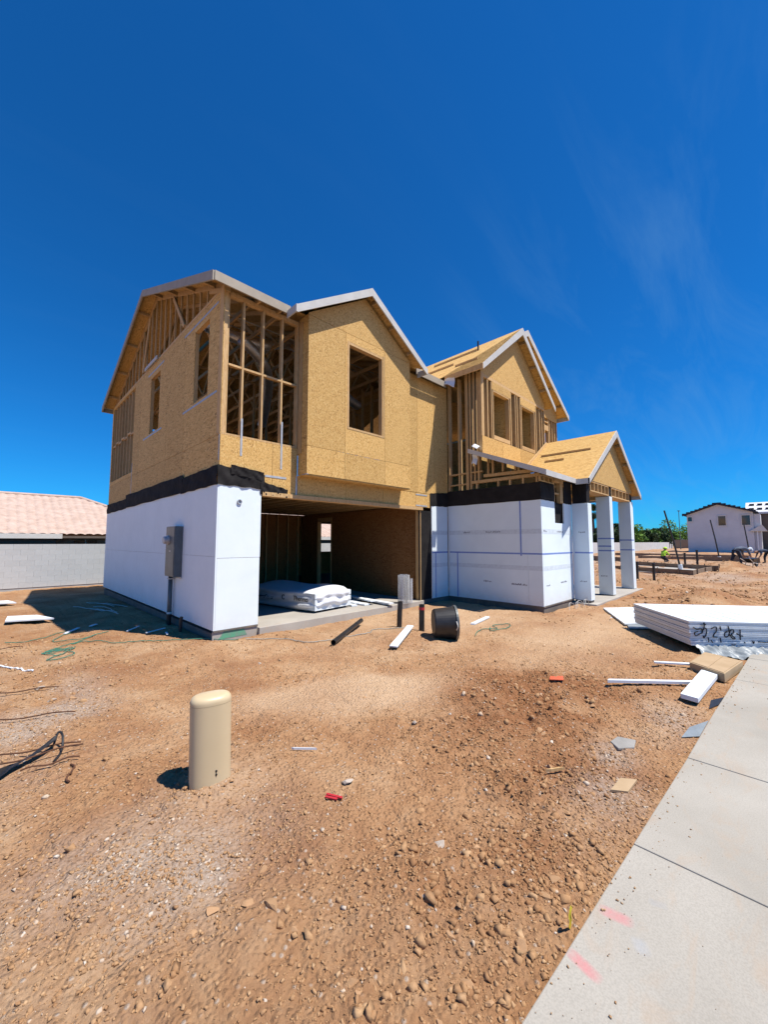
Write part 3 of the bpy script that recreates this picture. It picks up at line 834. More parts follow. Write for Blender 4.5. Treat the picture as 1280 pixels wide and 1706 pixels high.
# --- garage interior
def stud_wall(plane, c, u0, u1, z0, z1, step, depth=0.09, name='stud'):
    n = int((u1 - u0) / step)
    for k in range(n + 1):
        u = u0 + (u1 - u0) * k / max(n, 1)
        if plane == 'X':
            part(name, MB().box(c, u - .02, z0, c + depth, u + .02, z1), 'lumber')
        else:
            part(name, MB().box(u - .02, c, z0, u + .02, c + depth, z1), 'lumber')
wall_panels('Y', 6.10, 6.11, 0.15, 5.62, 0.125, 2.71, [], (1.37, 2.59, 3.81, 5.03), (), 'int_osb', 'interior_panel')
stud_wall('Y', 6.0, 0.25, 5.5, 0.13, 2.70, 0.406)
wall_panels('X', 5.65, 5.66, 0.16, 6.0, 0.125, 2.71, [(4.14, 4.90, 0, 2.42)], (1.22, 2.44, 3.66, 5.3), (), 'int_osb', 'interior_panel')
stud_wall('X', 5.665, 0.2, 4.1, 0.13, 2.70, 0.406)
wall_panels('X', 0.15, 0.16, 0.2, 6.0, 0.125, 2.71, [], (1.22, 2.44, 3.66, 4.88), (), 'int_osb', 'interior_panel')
for y in (4.12, 4.92):
    part('door_jamb', MB().box(5.63, y - .018, 0.13, 5.78, y + .018, 2.44), 'lumber')
part('door_header', MB().box(5.63, 4.1, 2.42, 5.78, 4.94, 2.56), 'lumber')
# back wall of the ground floor with its window, seen through the garage door
wall_panels('Y', 9.36, 9.37, 0.05, 13.2, 0.12, 2.98, [(8.75, 9.85, 1.22, 2.62)], tuple(1.22 * k for k in range(1, 11)), (), 'osb')
for x in (8.73, 9.87):
    part('window_jamb', MB().box(x - .02, 9.22, 1.22, x + .02, 9.355, 2.62), 'lumber')
part('window_sill', MB().box(8.71, 9.22, 1.18, 9.89, 9.355, 1.22), 'lumber')
# garage right jamb: black papered stub, then foam to the inside corner
part('building_paper', MB().box(5.50, 0.008, 0.125, 6.04, 0.026, 2.572), 'paper')
part('jamb_post', MB().box(5.53, 0.03, 0.125, 5.645, 0.15, 2.57), 'lumber')
part('trim_stick', MB().beam((5.545, 0.004, 0.13), (5.555, 0.004, 2.56), 0.03, 0.02), 'lumber')
part('foam_board', MB().box(6.05, -0.01, 0.13, 6.80, 0.02, 2.745), 'foam')
part('stem_wall', MB().box(5.62, -0.005, -0.2, 6.84, 0.025, 0.128), 'stem')

# --- black paper band (wrinkled strips)
def paper_strip(pts_lo, pts_hi, out, seed, wob=0.010):
    rp = random.Random(seed); n = 26
    ph = [rp.uniform(0, 6.28) for _ in range(4)]
    def fn(u, v):
        i = u * (len(pts_lo) - 1); k = min(int(i), len(pts_lo) - 2); t = i - k
        lo = Vector(pts_lo[k]).lerp(Vector(pts_lo[k + 1]), t); hi = Vector(pts_hi[k]).lerp(Vector(pts_hi[k + 1]), t)
        p = lo.lerp(hi, v)
        w = wob * (math.sin(u * 23 + v * 5 + ph[0]) + math.sin(u * 51 - v * 9 + ph[1]) * .6 + math.sin(v * 8 + u * 9 + ph[2]) + 2)
        p += Vector(out) * w
        p.z += wob * 1.6 * math.sin(u * 19 + ph[3]) * (1 if v < .5 else .6)
        return p
    m = MB().grid(fn, 40, 8)
    o = m.build('building_paper', 'paper', H, smooth=True)
    return o
paper_strip([(-.004, 9.4, 2.66), (-.004, 6.66, 2.68)], [(-.004, 9.4, 2.97), (-.004, 6.66, 2.97)], (-1, 0, 0), 1, .004)
paper_strip([(-.006, 6.72, 2.69), (-.006, 1.78, 2.72)], [(-.006, 6.72, 3.08), (-.006, 1.78, 3.09)], (-1, 0, 0), 2, .005)
paper_strip([(-.008, 1.84, 2.70), (-.008, -.02, 2.71)], [(-.008, 1.84, 3.02), (-.008, -.02, 3.06)], (-1, 0, 0), 3, .005)
paper_strip([(-.01, -.02, 2.71), (.88, -.02, 2.70)], [(-.01, -.02, 3.06), (.88, -.02, 2.97)], (0, -1, 0), 4, .005)
paper_strip([(.22, -.03, 2.92), (.86, -.03, 2.86)], [(.22, -.03, 3.09), (.86, -.03, 3.02)], (0, -1, 0), 14, .004)
paper_strip([(.80, -.025, 2.60), (1.38, -.025, 2.575)], [(.80, -.025, 2.85), (1.38, -.025, 2.74)], (0, -1, 0), 5, .006)
paper_strip([(5.98, -.012, 2.72), (6.845, -.012, 2.74)], [(5.98, -.012, 3.08), (6.845, -.012, 3.16)], (0, -1, 0), 6, .003)
paper_strip([(6.835, 0.0, 2.755), (6.835, -2.815, 2.755)], [(6.835, 0.0, 3.19), (6.835, -2.815, 3.20)], (-1, 0, 0), 7, .002)
paper_strip([(6.83, -2.815, 2.755), (7.69, -2.815, 2.755)], [(6.83, -2.815, 3.20), (7.69, -2.815, 3.22)], (0, -1, 0), 8, .002)
paper_strip([(8.34, -2.815, 2.755), (8.90, -2.815, 2.755)], [(8.34, -2.815, 3.38), (8.90, -2.815, 3.38)], (0, -1, 0), 9, .002)

# --- upper storey left wall
HOL = [(0.68, 1.45, 4.53, 6.05), (3.85, 4.66, 4.53, 6.02), (6.36, 9.26, 3.74, 6.30)]
wall_panels('X', 0.022, 0.034, 0.0, 9.4, 2.9, 6.36, HOL, (1.98, 3.2, 5.64, 6.34), (3.62, ), 'osb')
for (a, b, c, d) in HOL[:2]:
    f = part('window_frame', MB().box(0.026, a - .0, c - .04, 0.105, b + .0, c), 'lumber')
    part('jamb', MB().box(0.036, a - .04, c, 0.105, a - .001, d), 'lumber', f)
    part('jamb', MB().box(0.036, b + .001, c, 0.105, b + .04, d), 'lumber', f)
    part('header', MB().box(0.030, a, d, 0.105, b, d + .09), 'lumber', f)
for (y0, y1, z) in ((0.22, 2.04, 4.46), (3.57, 5.2, 4.475), (0.26, 2.1, 6.19), (3.57, 4.95, 6.17)):
    part('metal_strap', MB().box(0.017, y0, z - .02, 0.0215, y1, z + .02), 'metal')
part('metal_strap', MB().box(0.017, 0.02, 3.15, 0.0215, 0.05, 4.2), 'metal')
part('metal_strap', MB().box(0.017, 6.30, 3.02, 0.0215, 6.33, 4.0), 'metal')
# open studs at the back end
for y in (6.42, 6.80, 7.2, 7.62, 8.02, 8.42, 8.82, 9.2, 9.36):
    part('stud', MB().box(0.04, y - .02, 3.0, 0.13, y + .02, 6.30), 'lumber')
for i, (a, b) in enumerate(((6.44, 6.78), (6.82, 7.18), (7.22, 7.6), (7.64, 8.0), (8.04, 8.4), (8.44, 8.8), (8.84, 9.18))):
    part('blocking', MB().box(0.042, a, 4.95 - .02 + (.06 if i % 2 else 0), 0.128, b, 4.99 + (.06 if i % 2 else 0)), 'lumber')
part('plate', MB().box(0.02, 0.0, 6.362, 0.13, 9.4, 6.40), 'lumber')
part('plate', MB().box(0.036, 0.0, 6.30, 0.128, 9.4, 6.36), 'lumber')
part('plate', MB().box(0.042, 6.36, 3.70, 0.128, 9.38, 3.738), 'lumber')
# studs behind the sheathing that show through windows
for y in (0.3, 0.62, 1.55, 2.0, 2.4, 2.8, 3.2, 3.75, 4.8, 5.3, 5.8):
    part('stud', MB().box(0.04, y - .02, 3.02, 0.13, y + .02, 6.30), 'lumber')

# --- main roof: trusses, gable truss, decks
SL = 0.4
def zmain(y):
    return 6.42 + SL * (min(y, 9.4 - y) + 0.21)
RY = 4.7
gable = part('gable_truss', MB().beam((0.075, -0.02, zmain(-.02) - .075), (0.075, RY, zmain(RY) - .075), 0.04, 0.10).beam((0.075, 9.42, zmain(-.02) - .075), (0.075, RY, zmain(RY) - .075), 0.04, 0.10).box(0.055, 0.1, 6.402, 0.095, 9.3, 6.48), 'lumber')
y = 0.55
while y < 9.1:
    zt = zmain(y) - .12
    if zt > 6.52:
        part('web', MB().box(0.057, y - .02, 6.482, 0.093, y + .02, zt), 'lumber', gable)
    y += 0.406
for (p, q) in (((0.03, 2.2, 6.5), (0.03, 3.05, 7.55)), ((0.03, 5.6, 6.50), (0.03, 5.1, 7.9)), ((0.03, 0.15, 6.36), (0.03, 0.75, 6.62))):
    part('brace', MB().beam(p, q, 0.03, 0.09, (0, 0, 1)), 'lumber', gable)
part('scrap_brace', MB().beam((-0.02, 4.05, 6.42), (-0.02, 5.2, 6.43), 0.02, 0.09), 'fascia', gable)
for x in (0.65, 1.26, 1.87, 2.48, 3.09, 3.7, 4.31, 4.92, 5.53, 6.14):
    t = part('truss', MB().beam((x, -0.15, zmain(-.15) - .08), (x, RY, zmain(RY) - .08), 0.038, 0.09).beam((x, 9.55, zmain(-.15) - .08), (x, RY, zmain(RY) - .08), 0.038, 0.09).box(x - .019, 0.1, 6.40, x + .019, 9.3, 6.49), 'lumber')
    nodes = [(1.4, 6.48), (2.4, zmain(2.4) - .1), (3.3, 6.48), (RY, zmain(RY) - .1), (6.1, 6.48), (7.0, zmain(7.0) - .1), (8.0, 6.48)]
    for a, b in zip(nodes[:-1], nodes[1:]):
        part('web', MB().beam((x, a[0], a[1]), (x, b[0], b[1]), 0.036, 0.085), 'lumber', t)

def deck(name, poly, thick, mat='osb'):
    P = [Vector(p) for p in poly]
    n = (P[1] - P[0]).cross(P[2] - P[0]).normalized()
    if n.z < 0:
        n = -n
    return part(name, MB().prism(P, n * -thick), mat)
XR = 10.0
for xa, xb in ((-0.25, 2.2), (2.2, 4.64), (4.64, 7.08), (7.08, XR)):
    for f0, f1 in ((-.20, 2.25), (2.25, RY)):
        deck('roof_deck', [(xa + .002, f0 + .002, zmain(f0)), (xb - .002, f0 + .002, zmain(f0)), (xb - .002, f1 - .002, zmain(f1)), (xa + .002, f1 - .002, zmain(f1))], 0.018)
        deck('roof_deck', [(xa + .002, 9.4 - f0 - .002, zmain(f0)), (xb - .002, 9.4 - f0 - .002, zmain(f0)), (xb - .002, 9.4 - f1 + .002, zmain(f1)), (xa + .002, 9.4 - f1 + .002, zmain(f1))], 0.018)
# rake fascias, outlookers
def slope_board(x, y0, y1, h, t=0.032, name='fascia', mat='fascia_tan'):
    z0, z1 = zmain(y0), zmain(y1)
    return part(name, MB().prism([(x, y0, z0 + .004), (x, y1, z1 + .004), (x, y1, z1 - h), (x, y0, z0 - h)], (t, 0, 0)), mat)
slope_board(-0.285, -0.215, RY - .001, 0.175)
slope_board(-0.285, 9.615, RY + .001, 0.175)
for y in (0.55, 1.7, 2.9, 4.1, 5.3, 6.5, 7.7, 8.9):
    z = zmain(y) - .065
    part('outlooker', MB().box(-0.252, y - .02, z - .045, 0.05, y + .02, z + .03), 'lumber')
# front eave fascia left of the gable bump, and right of it
def eave(xa, xb, y, ztop, h=0.17, t=0.03):
    return part('fascia', MB().box(xa, y - t, ztop - h, xb, y, ztop + .003), 'fascia_tan')
eave(-0.252, 1.25, -0.205, zmain(-.205))
eave(5.16, 6.50, -0.205, zmain(-.205))
eave(-0.252, XR, 9.635, zmain(-.205))
for x in (0.65, 1.1):
    part('rafter_tail', MB().box(x - .019, -0.20, 6.30, x + .019, 0.1, 6.40), 'lumber')

# --- front window wall left of the bump
part('corner_post', MB().box(0.012, 0.015, 3.66, 0.10, 0.16, 6.42), 'lumber')
part('corner_post', MB().box(0.102, 0.04, 3.66, 0.14, 0.16, 6.42), 'lumber')
for x in (0.41, 0.81, 1.23):
    part('stud', MB().box(x - .019, 0.02, 3.66, x + .019, 0.11, 6.25), 'lumber')
for i, (a, b) in enumerate(((0.142, 0.389), (0.431, 0.789), (0.831, 1.209), (1.251, 1.575))):
    part('blocking', MB().box(a, 0.022, 4.93, b, 0.108, 4.968), 'lumber')
part('sill_plate', MB().box(0.012, 0.008, 3.622, 1.60, 0.11, 3.658), 'lumber')
part('top_plate', MB().box(0.142, 0.02, 6.252, 1.61, 0.11, 6.34), 'lumber')
part('corner_post', MB().box(1.578, 0.02, 3.66, 1.618, 0.13, 6.25), 'lumber')
wall_panels('Y', 0.0, 0.012, 0.024, 1.615, 2.58, 3.62, [], (1.05, ), (), 'osb')
for (x, z0, z1) in ((0.41, 3.28, 3.98), (1.24, 3.14, 4.10)):
    part('metal_strap', MB().box(x - .018, -0.006, z0, x + .018, -0.0005, z1), 'metal')
part('metal_strap', MB().box(0.90, -0.006, 2.95, 1.36, -0.0005, 2.99), 'metal')
part('metal_strap', MB().box(1.58, -0.006, 2.62, 1.612, -0.0005, 3.05), 'metal')
# garage header
wall_panels('Y', 0.0, 0.012, 1.62, 5.985, 2.66, 3.05, [(5.5, 6, 0, 2.60)], (2.9, 4.1, 5.36), (), 'osb')
part('header_beam', MB().box(0.83, 0.015, 2.575, 5.64, 0.15, 2.97), 'lumber')
part('header_ledge', MB().box(0.84, -0.045, 2.575, 5.62, 0.014, 2.655), 'lumber')
for z in (2.70, 3.00):
    part('metal_strap', MB().box(5.37, -0.006, z - .02, 5.85, -0.0005, z + .02), 'metal')

# --- gable bump over the garage
BX0, BX1, BY = 1.62, 4.77, -0.33
WIN = (2.68, 3.77, 4.24, 6.20)
wall_panels('Y', BY, BY + .012, BX0, BX1, 3.06, 6.38, [WIN], (2.60, 3.84), (3.64, ), 'osb')
part('gable_panel', MB().prism([(BX0, BY, 6.385), (BX1, BY, 6.385), (BX1, BY, 6.42), (3.2, BY, 7.43), (BX0, BY, 6.42)], (0, .012, 0)), 'osb')
wall_panels('X', BX0 - .0, BX0 + .012, BY + .014, -0.002, 3.06, 6.40, [], (), (3.64, ), 'osb')
wall_panels('X', BX1 - .012, BX1, BY + .014, -0.002, 3.06, 6.40, [], (), (), 'osb')
part('bump_soffit', MB().box(BX0 + .002, BY + .014, 3.04, BX1 - .002, -0.003, 3.058), 'osb')
part('corner_post', MB().box(BX0 - .012, BY + .2, 3.5, BX0 - .001, -0.004, 6.3), 'lumber')
wf = part('window_frame', MB().box(WIN[0] - .02, BY - .006, WIN[2] - .045, WIN[1] + .02, BY + .12, WIN[2] - .002), 'lumber')
part('jamb', MB().box(WIN[0] - .02, BY - .008, WIN[2], WIN[0] + .025, BY + .12, WIN[3]), 'lumber', wf)
part('jamb', MB().box(WIN[1] - .025, BY + .004, WIN[2], WIN[1] + .02, BY + .12, WIN[3]), 'lumber', wf)
part('jamb', MB().box(WIN[1] + .021, BY - .010, WIN[2] - .04, WIN[1] + .05, BY + .0, WIN[3] + .03), 'lumber', wf)
part('header', MB().box(WIN[0] + .026, BY + .002, WIN[3] - .06, WIN[1] - .026, BY + .12, WIN[3] + .04), 'lumber', wf)
def zb(x):
    return 6.31 + 0.64 * (min(x, 6.4 - x) - 1.21)
for s in (1, -1):
    mx = (lambda x: x) if s == 1 else (lambda x: 6.4 - x)
    deck('roof_deck', [(mx(1.21), -.54, zb(1.21)), (mx(1.21), -.46, zb(1.21)), (mx(3.199), 2.72, zb(3.199)), (mx(3.199), -.54, zb(3.199))], 0.018)
    xa, xb = mx(1.20), mx(3.1995)
    part('fascia', MB().prism([(xa, -.57, zb(1.20) + .004), (xb, -.57, zb(3.2) + .004), (xb, -.57, zb(3.2) - .185), (xa, -.57, zb(1.20) - .16)], (0, .03, 0)), 'fascia')
    xe = mx(1.20)
    part('fascia', MB().box(min(xe, xe - .025 * s), -.57, zb(1.2) - .15, max(xe, xe - .025 * s), -.22, zb(1.2) + .002), 'fascia')
    for xo in (1.75, 2.4, 3.0):
        part('outlooker', MB().box(mx(xo) - .02, -.538, zb(xo) - .115, mx(xo) + .02, BY - .002, zb(xo) - .035), 'lumber')

# wall right of the bump
wall_panels('Y', 0.0, 0.012, BX1 + .001, 6.86, 3.055, 6.36, [], (5.45, 6.2), (), 'osb')
wall_panels('Y', 0.0, 0.012, 5.99, 6.86, 2.72, 3.05, [], (), (), 'osb')

# --- interior upstairs: partition studs, ducts, back wall
wall_panels('Y', 9.36, 9.372, 0.04, 13.2, 3.0, 6.4, [(1.0, 2.0, 4.3, 5.9), (4.0, 5.4, 4.3, 5.9), (7, 8.2, 4.3, 5.9)], tuple(1.22 * k for k in range(1, 11)), (), 'osb')
for x in np.arange(0.4, 6.6, 0.406):
    part('stud', MB().box(x - .019, 3.6, 3.02, x + .019, 3.69, 6.30), 'lumber')
part('plate', MB().box(0.14, 3.6, 6.302, 6.7, 3.69, 6.34), 'lumber')
for y in np.arange(0.5, 3.5, 0.406):
    part('stud', MB().box(4.9, y - .019, 3.02, 4.99, y + .019, 6.30), 'lumber')
def duct(path, r, n=40):
    pts = []
    P = [Vector(p) for p in path]
    for i in range(len(P) - 1):
        p0 = P[max(i - 1, 0)]; p1 = P[i]; p2 = P[i + 1]; p3 = P[min(i + 2, len(P) - 1)]
        for k in range(n // 2):
            t = k / (n // 2)
            pts.append(0.5 * ((2 * p1) + (p2 - p0) * t + (2 * p0 - 5 * p1 + 4 * p2 - p3) * t * t + (3 * p1 - p0 - 3 * p2 + p3) * t ** 3))
    rr = [r * (1 + (.06 if k % 2 else -.04)) for k in range(len(pts))]
    return part('air_duct', MB().tube(pts, rr, 12), 'duct', smooth=True)
duct([(0.5, 2.2, 6.7), (1.5, 1.7, 6.45), (2.6, 1.9, 6.9), (4, 2.3, 6.75)], 0.14)
duct([(0.9, 1.2, 6.15), (1.6, 1.5, 5.9), (2.2, 2.4, 5.7), (2.5, 3.3, 5.0)], 0.12)
duct([(3.4, 1.4, 6.6), (3.0, 1.1, 6.2), (3.4, 0.9, 5.6), (4.3, 1.2, 5.5)], 0.12)
for k, (a, b) in enumerate((((0.3, 1.9, 6.75), (5, 2.0, 6.95)), ((0.3, 1.2, 6.6), (5, 1.3, 6.7)))):
    part('water_pipe', MB().tube([a, b], 0.012, 6), 'fascia')

# --- lower jut wall (faces left) with foam
JX, JY = 6.84, -2.81
part('stem_wall', MB().box(JX + .02, JY + .02, -0.25, JX + .03, 0.02, 0.128), 'stem')
part('stem_wall', MB().box(JX + .02, JY + .012, -0.25, 8.9, JY + .022, 0.128), 'stem')
fbl = part('foam_board', MB().box(JX - .0, -0.055, 0.13, JX + .035, 0.0, 2.765), 'foam')
fj1 = part('foam_board', MB().box(JX - .0, -0.06, 0.13, JX + .035, -2.44, 1.42), 'foam')
fj2 = part('foam_board', MB().box(JX - .0, -0.06, 1.424, JX + .035, -2.26, 2.768), 'foam')
fj3 = part('foam_board', MB().box(JX - .0, -2.264, 1.424, JX + .035, JY, 2.768), 'foam')
fj4 = part('foam_board', MB().box(JX - .0, -2.444, 0.13, JX + .035, JY, 1.42), 'foam')
wall_panels('Y', JY + .001, JY + .034, JX + .037, 8.885, 0.13, 2.768, [(7.70, 8.33, 2.20, 3)], (), (1.42, ), 'foam', 'foam_board')
part('base_flashing', MB().box(JX - .006, JY - .008, 0.10, JX + .03, 0.0, 0.128), 'stem')
part('base_flashing', MB().box(JX + .031, JY - .008, 0.10, 8.885, JY + .03, 0.128), 'stem')
# blue layout lines
def tape(x0, y0, z0, x1, y1, z1):
    part('layout_line', MB().box(x0, y0, z0, x1, y1, z1), 'tape')
tape(JX - .0025, -0.06, 1.385, JX - .0003, JY, 1.425)
tape(JX - .0035, -0.31, 0.14, JX - .0005, -0.345, 1.40)
tape(JX - .0035, -2.245, 1.35, JX - .0005, -2.285, 2.76)
tape(6.06, -0.0125, 1.385, 6.80, -0.0103, 1.425)
tape(6.20, -0.0135, 0.14, 6.235, -0.0105, 1.40)
tape(JX, JY - .002, 1.385, 8.885, JY - .0003 + .001, 1.425)
# printed bands and marks on the foam
def marks(plane, c, u0, z, n, w, h, seed, parent):
    rm = random.Random(seed); mb = MB(); u = u0
    for k in range(n):
        ww = w * rm.uniform(.35, .9)
        a, b = u, u + ww
        zz = z + rm.uniform(-.1, .1) * h
        if plane == 'X':
            mb.box(c - .0015, a, zz, c - .0002, b, zz + h * rm.uniform(.5, 1))
        else:
            mb.box(a, c - .0015, zz, b, c - .0002, zz + h * rm.uniform(.5, 1))
        u += w * (1.0 if plane == 'Y' else 1.0)
    return part('printed_mark', mb, 'print_grey', parent)
for z0, z1 in ((1.91, 2.03), (0.99, 1.10)):
    part('printed_band', MB().box(JX - .0012, -0.06, z0, JX - .0002, JY, z1), 'print_band')
    part('printed_band', MB().box(JX, JY - .001, z0, 8.885, JY + .0008, z1), 'print_band')
    part('printed_band', MB().box(6.06, -0.0112, z0, 6.80, -0.0102, z1), 'print_band')
marks('X', JX - .0012, -0.76, 1.955, 7, 0.032, 0.045, 1, fj2)
marks('X', JX - .0012, -1.70, 1.955, 13, 0.034, 0.045, 2, fj2)
marks('X', JX, -1.40, 0.62, 7, 0.034, 0.05, 3, fj1)
marks('X', JX, -2.40, 0.60, 14, 0.030, 0.05, 4, fj1)
marks('Y', JY, 6.95, 1.955, 6, 0.035, 0.045, 5, fj3)
marks('Y', JY, 7.8, 1.955, 12, 0.035, 0.045, 6, fj3)
marks('Y', JY, 7.05, 0.60, 6, 0.035, 0.045, 7, fj4)
marks('Y', JY, 7.95, 0.62, 12, 0.035, 0.045, 8, fj4)
# small high window opening in the front of the jut
part('opening_back', MB().box(7.69, JY + .06, 2.18, 8.35, JY + .09, 2.75), 'paper')
wo = part('window_frame', MB().box(7.66, JY + .036, 2.14, 8.36, JY + .16, 2.19), 'lumber')
part('jamb', MB().box(8.12, JY + .0, 2.76, 8.30, JY + .11, 3.30), 'lumber', wo)
part('jamb', MB().box(7.72, JY + .02, 2.77, 7.79, JY + .11, 3.30), 'lumber', wo)
part('header', MB().box(7.72, JY - .008, 3.302, 8.32, JY + .11, 3.40), 'lumber', wo)
part('lintel', MB().box(7.80, JY + .03, 2.98, 8.11, JY + .1, 3.02), 'lumber', wo)
# open framing above the paper band on the jut
part('plate', MB().box(JX - .004, -0.82, 3.35, JX + .09, JY + .02, 3.43), 'lumber')
part('plate', MB().prism([(JX + .01, -1.22, 3.50), (JX + .01, JY + .05, 3.46), (JX + .01, JY + .05, 3.55), (JX + .01, -1.22, 3.58)], (.08, 0, 0)), 'lumber')
for y in (-1.0, -1.66, -2.0, -2.36, -2.72):
    part('cripple', MB().box(JX, y - .02, 3.19, JX + .088, y + .02, 3.349), 'lumber')
for y in (-1.36, -1.50, -1.80, -2.15):
    part('cripple', MB().box(JX + .012, y - .022, 3.585, JX + .088, y + .022, 3.43 + .4 * (y + 3.1) - .03), 'lumber')
part('rim_board', MB().box(6.86, JY + .004, 3.222, 7.68, JY + .05, 3.25), 'lumber')
part('rim_board', MB().box(6.86, JY + .004, 3.37, 7.68, JY + .05, 3.40), 'lumber')
for x in (6.88, 7.12, 7.38, 7.64):
    part('cripple', MB().box(x - .02, JY + .006, 3.251, x + .02, JY + .05, 3.369), 'lumber')

# --- tall side framing of the entry block (x = 6.84)
for (y0, y1, z0, z1) in ((-0.05, -0.09, 3.2, 6.45), (-0.40, -0.45, 3.2, 6.55), (-0.66, -0.75, 3.18, 6.62), (-0.80, -0.84, 3.2, 6.62), (-0.93, -0.97, 3.43, 6.62), (-1.05, -1.09, 3.43, 6.62)):
    part('stud', MB().box(JX, y0, z0, JX + .14, y1, z1), 'lumber')
part('blocking', MB().box(JX + .002, -0.095, 3.66, JX + .10, -0.395, 3.70), 'lumber')
part('blocking', MB().box(JX + .002, -0.455, 3.66, JX + .10, -0.655, 3.70), 'lumber')
part('blocking', MB().box(JX + .002, -0.845, 3.66, JX + .10, -1.18, 3.70), 'lumber')
part('blocking', MB().box(JX + .002, -0.095, 3.35, JX + .10, -0.655, 3.385), 'lumber')
for (y, z0, z1) in ((-0.25, 3.3, 5.0), (-0.55, 3.3, 4.6)):
    part('stud', MB().box(7.6, y - .02, 3.1, 7.69, y + .02, 6.5), 'lumber')

# --- shed roof over the jut
def zs(y):
    return 3.43 + 0.4 * (y + 3.1)
deck('roof_deck', [(6.50, -3.09, zs(-3.09)), (9.6, -3.09, zs(-3.09)), (9.6, -1.215, zs(-1.215)), (6.50, -1.215, zs(-1.215))], 0.018)
part('fascia', MB().prism([(6.47, -3.12, zs(-3.12) + .004), (6.47, -0.96, zs(-.96) + .004), (6.47, -0.96, zs(-.96) - .12), (6.47, -3.12, zs(-3.12) - .13)], (.03, 0, 0)), 'fascia')
part('fascia', MB().box(6.501, -3.12, zs(-3.12) - .13, 8.44, -3.092, zs(-3.12) + .004), 'fascia')
for x in (7.1, 7.7, 8.3):
    part('rafter', MB().beam((x, -3.085, zs(-3.085) - .065), (x, -1.25, zs(-1.25) - .065), 0.038, 0.08), 'lumber')
wrapm = MB().grid(lambda u, v: (6.56 + .22 * u, -1.04 - .16 * v - .04 * math.sin(u * 3), 4.36 + .08 * math.sin(u * 3.1) - .10 * v), 8, 6)
part('house_wrap_scrap', wrapm, 'wrap', smooth=True)
wrapm = MB().grid(lambda u, v: (6.55 + .03 * math.sin(v * 5), -1.05 - .16 * u, 4.10 - .26 * v + .03 * math.sin(u * 5)), 6, 6)
part('house_wrap_scrap', wrapm, 'wrap', smooth=True)
wrapm = MB().grid(lambda u, v: (6.44 + .02 * math.sin(v * 5), -.22 - .36 * u, 6.47 - .30 * v * (0.5 + u * .5) + .03 * math.sin(u * 5)), 6, 6)
part('house_wrap_scrap', wrapm, 'wrap', smooth=True)

# --- upper entry front (y = -1.2)
EY = -1.2
def est(x, w=.038, z0=4.16, z1=6.42, y0=0.0, y1=0.14):
    part('stud', MB().box(x - w / 2, EY + y0, z0, x + w / 2, EY + y1, z1), 'lumber')
part('corner_post', MB().box(6.838, EY - .004, 4.2, 6.98, EY + .10, 6.56), 'lumber')
for x in (7.20, 7.42, 7.515, 8.51, 8.62, 8.92, 9.06, 9.26, 9.345, 10.325, 10.46, 10.75, 10.95, 11.16):
    est(x)
for i, (a, b) in enumerate(((7.54, 8.49), (9.37, 10.30))):
    nh = part('window_frame', MB().box(a, EY, 4.80, b, EY + .14, 4.84), 'lumber')
    part('header', MB().box(a - .10, EY - .006, 6.20, b + .10, EY - .001, 6.44), 'osb', nh)
    part('header', MB().box(a, EY, 6.16, b, EY + .14, 6.42), 'lumber', nh)
    part('sill', MB().box(a, EY - .003, 4.72, b, EY + .05, 4.797), 'lumber', nh)
    for k in range(4):
        xx = a + (b - a) * (k + .0) / 3
        part('cripple', MB().box(xx - .02, EY + .002, 4.2, xx + .02, EY + .09, 4.719), 'lumber', nh)
    part('niche_panel', MB().box(a - .05, EY + .55, 4.2, b + .06, EY + .56, 6.45), 'osb', nh)
    part('niche_panel', MB().box(b + .062, EY + .142, 4.2, b + .072, EY + .56, 6.45), 'osb', nh)
part('top_plate', MB().box(6.98, EY - .002, 6.44, 11.19, EY + .14, 6.53), 'lumber')
wall_panels('Y', EY - .014, EY - .002, 6.84, 11.2, 4.10, 4.70, [], (8.0, 9.2, 10.2), (), 'osb')
def ze(x):
    return 6.60 + 0.80 * (min(x, 18.04 - x) - 6.52)
part('gable_panel', MB().prism([(6.84, EY, 6.535), (11.2, EY, 6.535), (11.2, EY, 6.70), (9.02, EY, 8.43), (6.84, EY, 6.70)], (0, .012, 0)), 'osb')
mxr = lambda x: 18.04 - x
deck('roof_deck', [(6.52, -1.45, ze(6.52)), (6.52, -.02, ze(6.52)), (6.52, .22, ze(6.52)), (8.8, 4.70, ze(8.8)), (9.019, 4.70, ze(9.02)), (9.019, -1.45, ze(9.02))], 0.02)
deck('roof_deck', [(mxr(6.52), -1.45, ze(6.52)), (mxr(6.52), -.83, ze(6.52)), (9.021, -.83, ze(9.02)), (9.021, -1.45, ze(9.02))], 0.02)
for s in (1, -1):
    mx = (lambda x: x) if s == 1 else mxr
    xa, xb = mx(6.51), mx(9.0195)
    part('fascia', MB().prism([(xa, -1.48, ze(6.51) + .004), (xb, -1.48, ze(9.02) + .004), (xb, -1.48, ze(9.02) - .23), (xa, -1.48, ze(6.51) - .16)], (0, .03, 0)), 'fascia')
    for xo in (7.2, 7.95, 8.7):
        part('outlooker', MB().box(mx(xo) - .02, -1.448, ze(xo) - .125, mx(xo) + .02, EY - .002, ze(xo) - .04), 'lumber')
part('fascia', MB().box(6.485, -1.48, ze(6.51) - .15, 6.512, -0.2, ze(6.51) + .003), 'lumber')
for (x, ya, yb) in ((7.2, -.9, -.1), (7.55, .2, 1.3), (8.35, -.2, 1.6)):
    part('toe_board', MB().beam((x, ya, ze(x) + .03), (x, yb, ze(x) + .03), 0.038, 0.06), 'lumber')
part('vent_pipe', MB().tube([(8.3, -.26, 7.9), (8.3, -.26, 8.34)], 0.028, 12), 'black')

